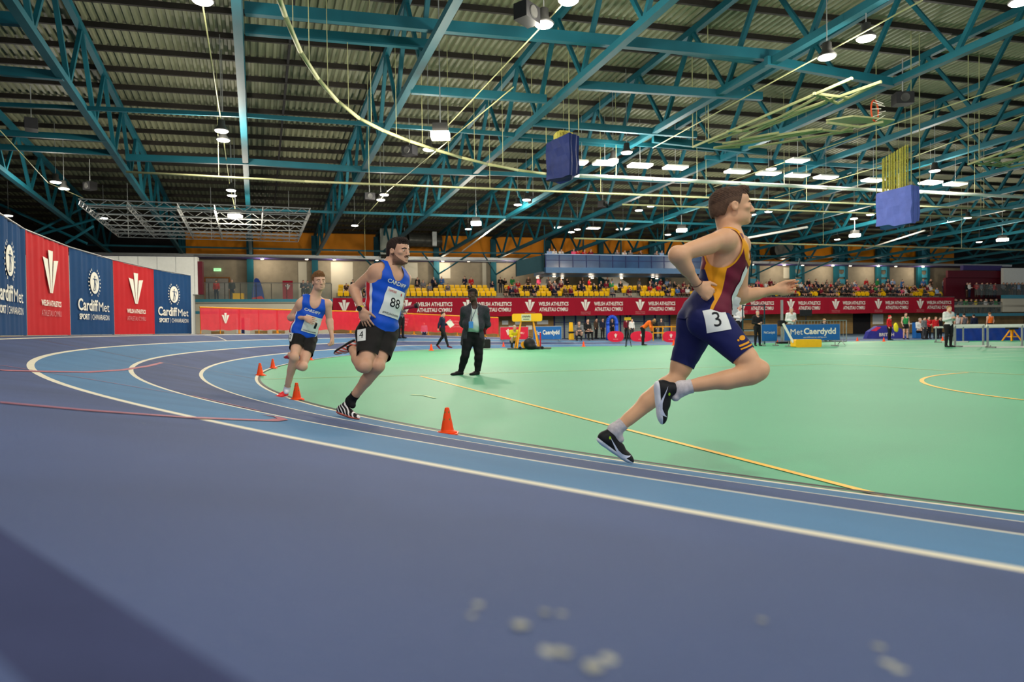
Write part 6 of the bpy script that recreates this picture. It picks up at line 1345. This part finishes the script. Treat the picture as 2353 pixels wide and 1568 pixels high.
def crowd_fence(label, px0, px1, py_top, py_foot):
    P = on_floor((px0 + px1) / 2, py_foot); k = P.y / FPX; w_ = (px1 - px0) * k; h_ = (py_foot - py_top) * k; t = thing('crowd_barrier', label, 'barrier', P); m = MB()
    for a, b in (((-w_ / 2, 0, .15), (-w_ / 2, 0, h_)), ((w_ / 2, 0, .15), (w_ / 2, 0, h_)), ((-w_ / 2, 0, h_), (w_ / 2, 0, h_)), ((-w_ / 2, 0, .15), (w_ / 2, 0, .15))): m.tube(a, b, .025, 6)
    m.build('frame', GREYM, t); m = MB()
    for q in range(1, 16): m.tube((-w_ / 2 + w_ * q / 16, 0, .15), (-w_ / 2 + w_ * q / 16, 0, h_), .010, 5)
    m.build('bars', GREYM, t)
    for q in (-.4, .4): f = MB(); f.tube((q * w_, -.3, .015), (q * w_, 0, .2), .018, 6); f.tube((q * w_, .3, .015), (q * w_, 0, .2), .018, 6); f.build('foot', GREYM, t)
crowd_fence('grey metal crowd barrier carrying the big blue board', 1828, 1945, 737, 793)
P = on_floor(1852, 798); k = P.y / FPX; t = thing('foam_block', 'long yellow block on the infield in front of the big blue board', 'block', P); m = MB(); m.slab(rounded(59 * k, 18 * k, .06), Vector((0, -.25, 9 * k)), Xs, Z_, Ys, .5); m.build('body', YB, t); m = MB(); m.tube((-29 * k, 0, .2), (-50 * k, .1, 55 * k), .05, 10); m.build('leaning_tube', WHITE, t)
# yellow timing board on a wheeled trolley
P = on_floor(1212, 803); k = P.y / FPX; t = thing('timing_board', 'yellow timing board on tall yellow legs with a wheeled trolley', 'timing board', P); 
m = MB(); m.slab(rounded(69 * k, 18 * k, .08), Vector((0, -.08, 73 * k)), Xs, Z_, Ys, .16); pn = m.build('board', YB, t); MB().box((-2 * k, -.09, 73 * k), (22 * k, .02, 15 * k)).build('display', mat('display_paper', 'C8CCA8', .6, var=.05), pn)
m = MB(); [m.flat(rect2d(1.6 * k, 4 * k), Vector(((-9.5 + 2.6 * q) * k, -.105, (75 + .4 * (q % 2)) * k)), Xs, Z_) for q in range(7)]; m.flat(rect2d(14 * k, 1.2 * k), Vector((-2 * k, -.105, 69 * k)), Xs, Z_); m.build('display_marks', INK, pn)
for sx in (-1, 1):
    for q in (0, 1): m = MB(); m.tube((sx * 14 * k, 0, 64 * k), (sx * (24 + 5 * q) * k, -.35 + .7 * q, 3 * k), .035, 8); m.build('leg', ORY, t)
m = MB(); m.box((4 * k, 0, 2.2 * k), (100 * k, .5, .05)); m.build('trolley_frame', mat('trolley_grey', '55584C', .5, var=.1), t)
for x in (-17, 33): m = MB(); m.tube((x * k, -.34, 3.4 * k), (x * k, -.26, 3.4 * k), 3.6 * k, 18); m.build('wheel', BLACK, t)
t = thing('reel', 'orange cable reel on the trolley of the timing board', 'reel', P + Vector((-8 * k, -.1, .1))); MB().tube((0, -.25, 6 * k), (0, .1, 6 * k), 7.5 * k, 20).build('reel_drum', ORY, t)
t = thing('backpack', 'black bag leaning on the trolley of the timing board', 'bag', P + Vector((4 * k, -.45, 0))); V, T = skin([ell((0, 0, .26), (.26, .16, .26), None, .05), ell((.08, -.02, .14), (.24, .18, .15), None, .05), ell((.28, 0, .08), (.2, .12, .07), None, .05)], .02); mk('bag_body', V, T, BLACK, t, (0, 0, 0)); MB().path([Vector((.1 * math.cos(a), 0, .5 + .08 * math.sin(a))) for a in np.linspace(0, math.pi, 8)], .012, 6).build('strap', BLACK, t)
t = thing('stand_pole', 'thin red pole standing on the trolley end', 'pole', P + Vector((30 * k, -.05, .08))); MB().tube((0, 0, 0), (0, 0, 34 * k), .03, 8).build('pole', mat('red_pole', 'B81E28', .5), t); MB().lathe([(.12, 0), (.12, .03), (.04, .05)], 12).build('foot', BLACK, t)
P = on_floor(1112, 801); t = thing('holdall', 'black bag on the track edge behind the official', 'bag', P); m = MB(); m.slab(rounded(.62, .42, .06), Vector((0, -.15, .22)), Xs, Z_, Ys, .3); m.build('bag_body', BLACK, t); MB().path([Vector((.14 * math.cos(a), 0, .43 + .12 * math.sin(a))) for a in np.linspace(0, math.pi, 9)], .014, 6).build('handle', BLACK, t)
# oval pop-up signs
for i, (x0, x1, y0, y1) in enumerate(((1396, 1433, 761, 786), (1449, 1499, 761, 786), (1523, 1560, 761, 787))):
    P = on_floor((x0 + x1) / 2, y1); k = P.y / FPX; a, b = (x1 - x0) / 2 * k, (y1 - y0) / 2 * k; t = thing('oval_sign', 'red oval pop-up sign with white plume emblem, %s from the left' % ORD[i], 'sign', P, group='red oval signs')
    pts = []
    for q in range(28): an = 2 * math.pi * q / 28; cx = abs(math.cos(an)) ** .75 * (1 if math.cos(an) > 0 else -1); sz = abs(math.sin(an)) ** .8 * (1 if math.sin(an) > 0 else -1); pts.append((a * cx, b * sz))
    m = MB(); m.slab(pts, Vector((0, -.04, b)), Xs, Z_, Ys, .08); pn = m.build('panel', REDB, t); MB().flat(feather(.55 * b, .75 * b), Vector((-.0, -.055, b * 1.15)), Xs, Z_).build('emblem', PRW, pn)
    MB().flat(fit2d(text2d('WELSH ATHLETICS', 1), a * .6, b * .12), Vector((0, -.055, b * .5)), Xs, Z_).build('lettering', PRW, pn); MB().tube((0, .3, 0), (0, .05, b * 1.4), .02, 6).build('prop_leg', GREYM, t)
# tripod by the second oval sign
P = on_floor(1443, 797); t = thing('tripod', 'black camera tripod between the red oval signs', 'tripod', P)
k = P.y / FPX
for q, (x, y) in enumerate(((-8 * k, -.2), (5 * k, -.3), (0, .4))): MB().tube((x, y, 0), (0, 0, 42 * k), .018, 6).build('leg', BLACK, t)
MB().tube((0, 0, 40 * k), (0, 0, 62 * k), .02, 6).build('column', BLACK, t); MB().box((0, 0, 64 * k), (.28, .3, .14)).build('camera_head', mat('yellow_head', 'C8A020', .5), t)
# yellow work barriers right of the ovals, yellow suit, blue arch
P = on_floor(1535, 783); k = P.y / FPX; t = thing('work_barrier', 'yellow folding work barrier behind the red oval signs', 'barrier', P)
for x in (-34, -12, 8, 28): m = MB(); m.bar((x * k, 0, 0), (x * k, 0, 34 * k), .06, .06, up=(1, 0, 0)); m.build('post', ORY, t)
for z in (18, 32): m = MB(); m.bar((-36 * k, 0, z * k), (32 * k, 0, z * k), .05, .08); m.build('rail', ORY, t)
P = on_floor(1407, 782); k = P.y / FPX; t = thing('inflatable_arch', 'bright blue arch behind the first red oval sign', 'arch', P); m = MB(); pr = None
pts = [Vector((-10 * k, 0, 0)), Vector((-10 * k, 0, 34 * k))] + [Vector((-10 * k * math.cos(a), 0, 42 * k + 12 * k * math.sin(a))) for a in np.linspace(0.1, math.pi - .1, 10)] + [Vector((10 * k, 0, 34 * k)), Vector((10 * k, 0, 0))]
m.path(pts, .14, 10); m.build('arch_tube', mat('arch_blue', '1A48B8', .5, var=.05), t, True)
MB().box((0, 0, .03), (22 * k, .5, .06)).build('base_plate', BLACK, t)
P = on_floor(1313, 781); k = P.y / FPX; t = thing('folded_sign', 'yellow folded floor sign standing before the glazed screen', 'sign', P); m = MB(); m.slab([(-6 * k, 0), (6 * k, 0), (4 * k, 18 * k), (-4 * k, 18 * k)], Vector((0, -.15, 0)), Xs, Z_, Ys, .05); m.slab([(-6 * k, 0), (6 * k, 0), (4 * k, 40 * k), (-4 * k, 40 * k)], Vector((0, .15, 0)), Xs, Z_, Ys, .05); m.build('panels', YB, t); MB().box((0, 0, 17 * k), (13 * k, .36, .08)).build('strap', BLACK, t)
# purple tent sign, blue pillar box, hurdles and blue barrier at the right
P = on_floor(2035, 778); k = P.y / FPX; t = thing('tent_sign', 'purple and pink A-shaped pop-up tent sign at the far right', 'sign', P); m = MB(); m.slab([(-48 * k, 0), (44 * k, 0), (32 * k, 22 * k), (10 * k, 30 * k), (-22 * k, 29 * k), (-42 * k, 16 * k)], Vector((0, -.2, 0)), Xs, Z_, Ys, .4); pn = m.build('cloth', mat('purple_print', '3A3C98', .6, var=.35, scale=1.2), t)
MB().flat(fit2d(text2d('BRITISH', 1, .03), 34 * k, 8 * k), Vector((-2 * k, -.215, 9 * k)), Xs, Z_).build('lettering', PRW, pn); m = MB(); m.slab([(-38 * k, 18 * k), (-26 * k, 17 * k), (-14 * k, 26 * k), (-24 * k, 27 * k)], Vector((0, -.215, 0)), Xs, Z_, Ys, .01); m.build('pink_stripe', mat('pink_stripe', 'E83A58', .6), pn)
P = on_floor(2106, 778); k = P.y / FPX; t = thing('pillar_bin', 'bright blue upright box behind the green singlet', 'box', P); m = MB(); m.slab(rounded(11 * k, 37 * k, .05), Vector((0, -.2, 18.5 * k)), Xs, Z_, Ys, .4); m.build('body', BLB, t); MB().box((0, 0, 38 * k), (12 * k, .5, .06)).build('lid', BLACK, t)
P = on_floor(2093, 777); t = thing('side_table', 'white topped table left of the bright blue upright box', 'table', P); MB().box((0, 0, .95), (.7, .6, .06)).build('table_top', WHITE, t)
for q in ((-.28, -.22), (.28, -.22), (-.28, .22), (.28, .22)): MB().bar((*q, 0), (*q, .92), .04, .04, up=(1, 0, 0)).build('leg', GREYM, t)
P = on_floor(2270, 783); k = P.y / FPX; t = thing('cloth_barrier', 'long barrier with shiny blue cloth behind the white hurdles', 'barrier', P); m = MB(); n = 40; Pp = []
for q in range(n + 1):
    for r in range(5): Pp.append(Vector(((-74 + 190 * q / n) * k, .03 * math.sin(q * 1.3 + r), r / 4 * 30 * k)))
m.add(Pp, [(q * 5 + r, q * 5 + r + 1, q * 5 + r + 6, q * 5 + r + 5) for q in range(n) for r in range(4)]); m.build('blue_cloth', mat('shiny_blue_cloth', '1C3EA0', .35, var=.18, scale=3), t, True)
m = MB(); m.bar((-76 * k, 0, 32 * k), (118 * k, 0, 32 * k), .10, .14); m.build('top_board', WHITE, t)
for x in (-76, -14, 46, 116): MB().bar((x * k, .1, 0), (x * k, .1, 31 * k), .07, .07, up=(1, 0, 0)).build('post', GREYM, t)
def hurdle(label, px0, px1, py_top, py_foot):
    P = on_floor((px0 + px1) / 2, py_foot); k = P.y / FPX; w_ = (px1 - px0) * k; h_ = (py_foot - py_top) * k; t = thing('hurdle', label, 'hurdle', P, 0, 'white hurdles at the right')
    MB().box((0, 0, h_), (w_, .04, .09)).build('top_bar', WHITE, t)
    for q in (-1, 1): MB().bar((q * w_ * .46, 0, .02), (q * w_ * .46, 0, h_), .05, .05, up=(1, 0, 0)).build('upright', GREYM, t)
    m = MB(); m.bar((-w_ * .46, -.35, .03), (w_ * .46, -.35, .03), .06, .06); m.build('base_bar', WHITE, t)
    for q in (-1, 1): MB().bar((q * w_ * .46, -.38, .03), (q * w_ * .46, .1, .03), .05, .05).build('foot', GREYM, t)
hurdle('white hurdle left of the white shirted official at the right', 2148, 2216, 752, 787)
hurdle('white hurdle right of the white shirted official, left of two', 2192, 2262, 748, 797)
hurdle('white hurdle nearest the right edge of the hall', 2266, 2352, 748, 799)
P = on_floor(2325, 784); k = P.y / FPX; t = thing('a_frame', 'yellow A shaped trestle in front of the blue cloth', 'trestle', P)
for q in (-1, 1):
    for y in (-.3, .3): MB().bar((q * 12 * k, y, 0), (q * 2 * k, 0, 28 * k), .06, .06).build('leg', ORY, t)
MB().box((0, 0, 10 * k), (12 * k, .4, .05)).build('brace', ORY, t); MB().box((0, 0, 29 * k), (20 * k, .3, .1)).build('seat_bar', BLACK, t)
# high jump style post with black frame behind the big blue board, dark monitor
P = on_floor(1797, 790); k = P.y / FPX; t = thing('upright_post', 'tall grey post standing between the two blue boards', 'post', P); MB().bar((0, 0, 0), (0, 0, 100 * k), .10, .10, up=(1, 0, 0)).build('post', GREYM, t); MB().box((0, 0, .05), (.5, .5, .1)).build('foot', BLACK, t); MB().box((0, 0, 47 * k), (.35, .25, .3)).build('motor_box', BLACK, t)
P = on_floor(1852, 784); k = P.y / FPX; t = thing('monitor', 'black monitor on a thin stand right of the white shirted official', 'monitor', P); MB().box((0, 0, 65 * k), (27 * k, .08, 14 * k)).build('screen', BLACK, t); MB().tube((0, 0, 0), (0, 0, 58 * k), .03, 6).build('stand', BLACK, t); MB().lathe([(.35, 0), (.35, .03)], 14).build('base', BLACK, t)
P = on_floor(1735, 792); k = P.y / FPX; t = thing('equipment_frame', 'black scaffold frame with a table beside the leading runner', 'frame', P)
for x in (-28, 22): MB().bar((x * k, 0, 0), (x * k, 0, 92 * k), .05, .05, up=(1, 0, 0)).build('upright', M_DKT, t)
for z in (34, 58, 90): MB().bar((-28 * k, 0, z * k), (22 * k, 0, z * k), .05, .05).build('rail', M_DKT, t)
MB().box((-4 * k, .3, 32 * k), (44 * k, .7, .06)).build('shelf', GREYM, t)
# ---------------------------------------------------------------- people on the floor
def fp(px, py, kind, dress, rz, top, bot, label, hpx=None, sc=1.0, **kw):
    P = on_floor(px, py)
    if hpx: sc = hpx * P.y / FPX / 1.75
    return person(kind, dress, P, rz, top, bot, label, None, sc, **kw), P
fp(1018, 800, 'walk', 'long', 1.35, 'dark navy', 'black', 'person in navy jumper walking with a clipboard near the red mesh barrier', 84, shoes='maroon')
P = on_floor(1018, 800); t = thing('clipboard', 'white clipboard held by the walking person in navy jumper', 'clipboard', P + Vector((.36, -.1, 1.12))); MB().box((0, 0, 0), (.24, .03, .32), (Vector((.8, .1, .6)).normalized(), Vector((0, 1, 0)), Vector((-.6, 0, .8)))).build('board', WHITE, t); MB().box((.0, -.02, .14), (.1, .02, .03)).build('clip', GREYM, t)
t, P = fp(975, 768, 'stand', 'long', .1, 'light blue', 'dark navy', 'person in light blue top behind the red mesh barrier', 50)
t, PH = fp(922, 778, 'stand_hold', 'long', .9, 'grey', 'black', 'photographer in pale shirt and black trousers behind runner number 88', 92)
# second runner hides a photographer who points a long lens
P = at_y(958, 703, PH.y - .3); t = thing('long_lens', 'long camera lens with maroon barrel pointing right from behind runner 88', 'camera', P); MB().tube((-.80, 0, -.14), (-.08, 0, -.01), .075, 16, .085, cap=True).build('barrel', MAR, t); MB().tube((-.10, 0, -.01), (.06, -.02, .02), .11, 20, .145).build('lens_hood', BLACK, t); MB().box((-.88, 0, -.15), (.18, .16, .15)).build('camera_body', BLACK, t)
fp(1181, 801, 'crouch', 'long', .2, 'yellow', 'dark grey', 'crouching person in a yellow safety vest behind the timing board legs', None, 1.0, hairi=3)
fp(1478, 794, 'bend', 'long', 1.2, 'orange', 'black', 'person in orange top bending forward beside the second oval sign', 76, skinmat=SKD)
fp(1350, 782, 'sit', 'long', .3, 'black', 'black', 'person in black sitting low before the glazed screen', None, .9)
fp(1330, 783, 'crouch', 'long', 0, 'grey', 'dark grey', 'crouching person in grey before the glazed screen', None, .95)
fp(1407, 778, 'stand_hold', 'long', 0, 'dark navy', 'black', 'person in navy standing inside the blue arch', 46)
fp(1452, 780, 'stand', 'long', .3, 'white', 'dark grey', 'person in white top behind the tripod', 48)
fp(1699, 783, 'stand_hold', 'long', .2, 'white', 'black', 'person in white shirt just right of the leading runner waist', 84, hairi=3)
fp(1741, 795, 'stand_hold', 'long', 0, 'black', 'black', 'person in black jacket standing by the scaffold frame', 82, hairi=3)
fp(1818, 790, 'stand_hold', 'long', .1, 'white', 'black', 'person in white shirt standing behind the big blue board', 84, hairi=3)
fp(1893, 785, 'sit', 'long', 0, 'dark navy', 'black', 'person in navy seated behind the crowd barrier', None, 1.0)
fp(2180, 798, 'stand_clap', 'long', .15, 'white', 'black', 'official in white shirt with hand on chest by the hurdles at the right', 96, hairi=4)
fp(2044, 782, 'stand', 'long', .6, 'red', 'black', 'person in red top holding a yellow cloth by the purple tent sign', 58, cap='red')
P = on_floor(2053, 782); t = thing('cloth_bundle', 'bright yellow cloth held by the person in red top', 'cloth', P + Vector((-.02, -.25, .75))); V, T = skin([ell((0, 0, 0), (.12, .10, .26), None, .05), ell((.05, 0, -.1), (.1, .08, .2), None, .05)], .02); mk('cloth', V, T, cmat('yellow'), t, (0, 0, 0))
fp(2081, 780, 'stand', 'singlet', -.1, 'green', 'black', 'athlete in green singlet by the bright blue upright box', 62)
fp(2113, 779, 'sit', 'long', 0, 'white', 'black', 'person in white top sitting right of the bright blue box', None, 1.0)
fp(2134, 779, 'stand_hold', 'long', 0, 'red', 'black', 'person in red top left of the white shirted official, left one', 52)
fp(2150, 779, 'stand', 'long', 0, 'red', 'black', 'person in red top left of the white shirted official, right one', 52)
fp(2124, 780, 'stand', 'long', .3, 'grey', 'dark grey', 'person in grey between the blue box and the red tops', 52)
fp(2160, 778, 'stand', 'long', .2, 'black', 'black', 'person in black just left of the white shirted official', 50)
fp(2201, 776, 'stand', 'singlet', 3.0, 'white', 'black', 'athlete in white singlet turned away, directly right of the white shirted official', 56)
fp(2216, 776, 'stand', 'singlet', 3.2, 'grey', 'black', 'athlete in pale grey singlet turned away behind the hurdles', 56)
fp(2238, 776, 'stand', 'long', 3.1, 'dark navy', 'black', 'person in navy standing between the grey and the orange singlets', 54)
fp(2275, 777, 'stand', 'singlet', 3.1, 'orange', 'black', 'athlete in orange singlet with a white back number behind the hurdles', 60)
P = on_floor(2275, 777); 
for i, (x, c) in enumerate(((1505, 'black'), (1520, 'dark grey'), (1440, 'maroon'), (1385, 'dark navy'), (1370, 'brown'))):
    fp(x, 779, 'stand', 'long', .4 * i - .8, c, 'black', 'person in %s top standing in shade under the gallery' % c, 48)
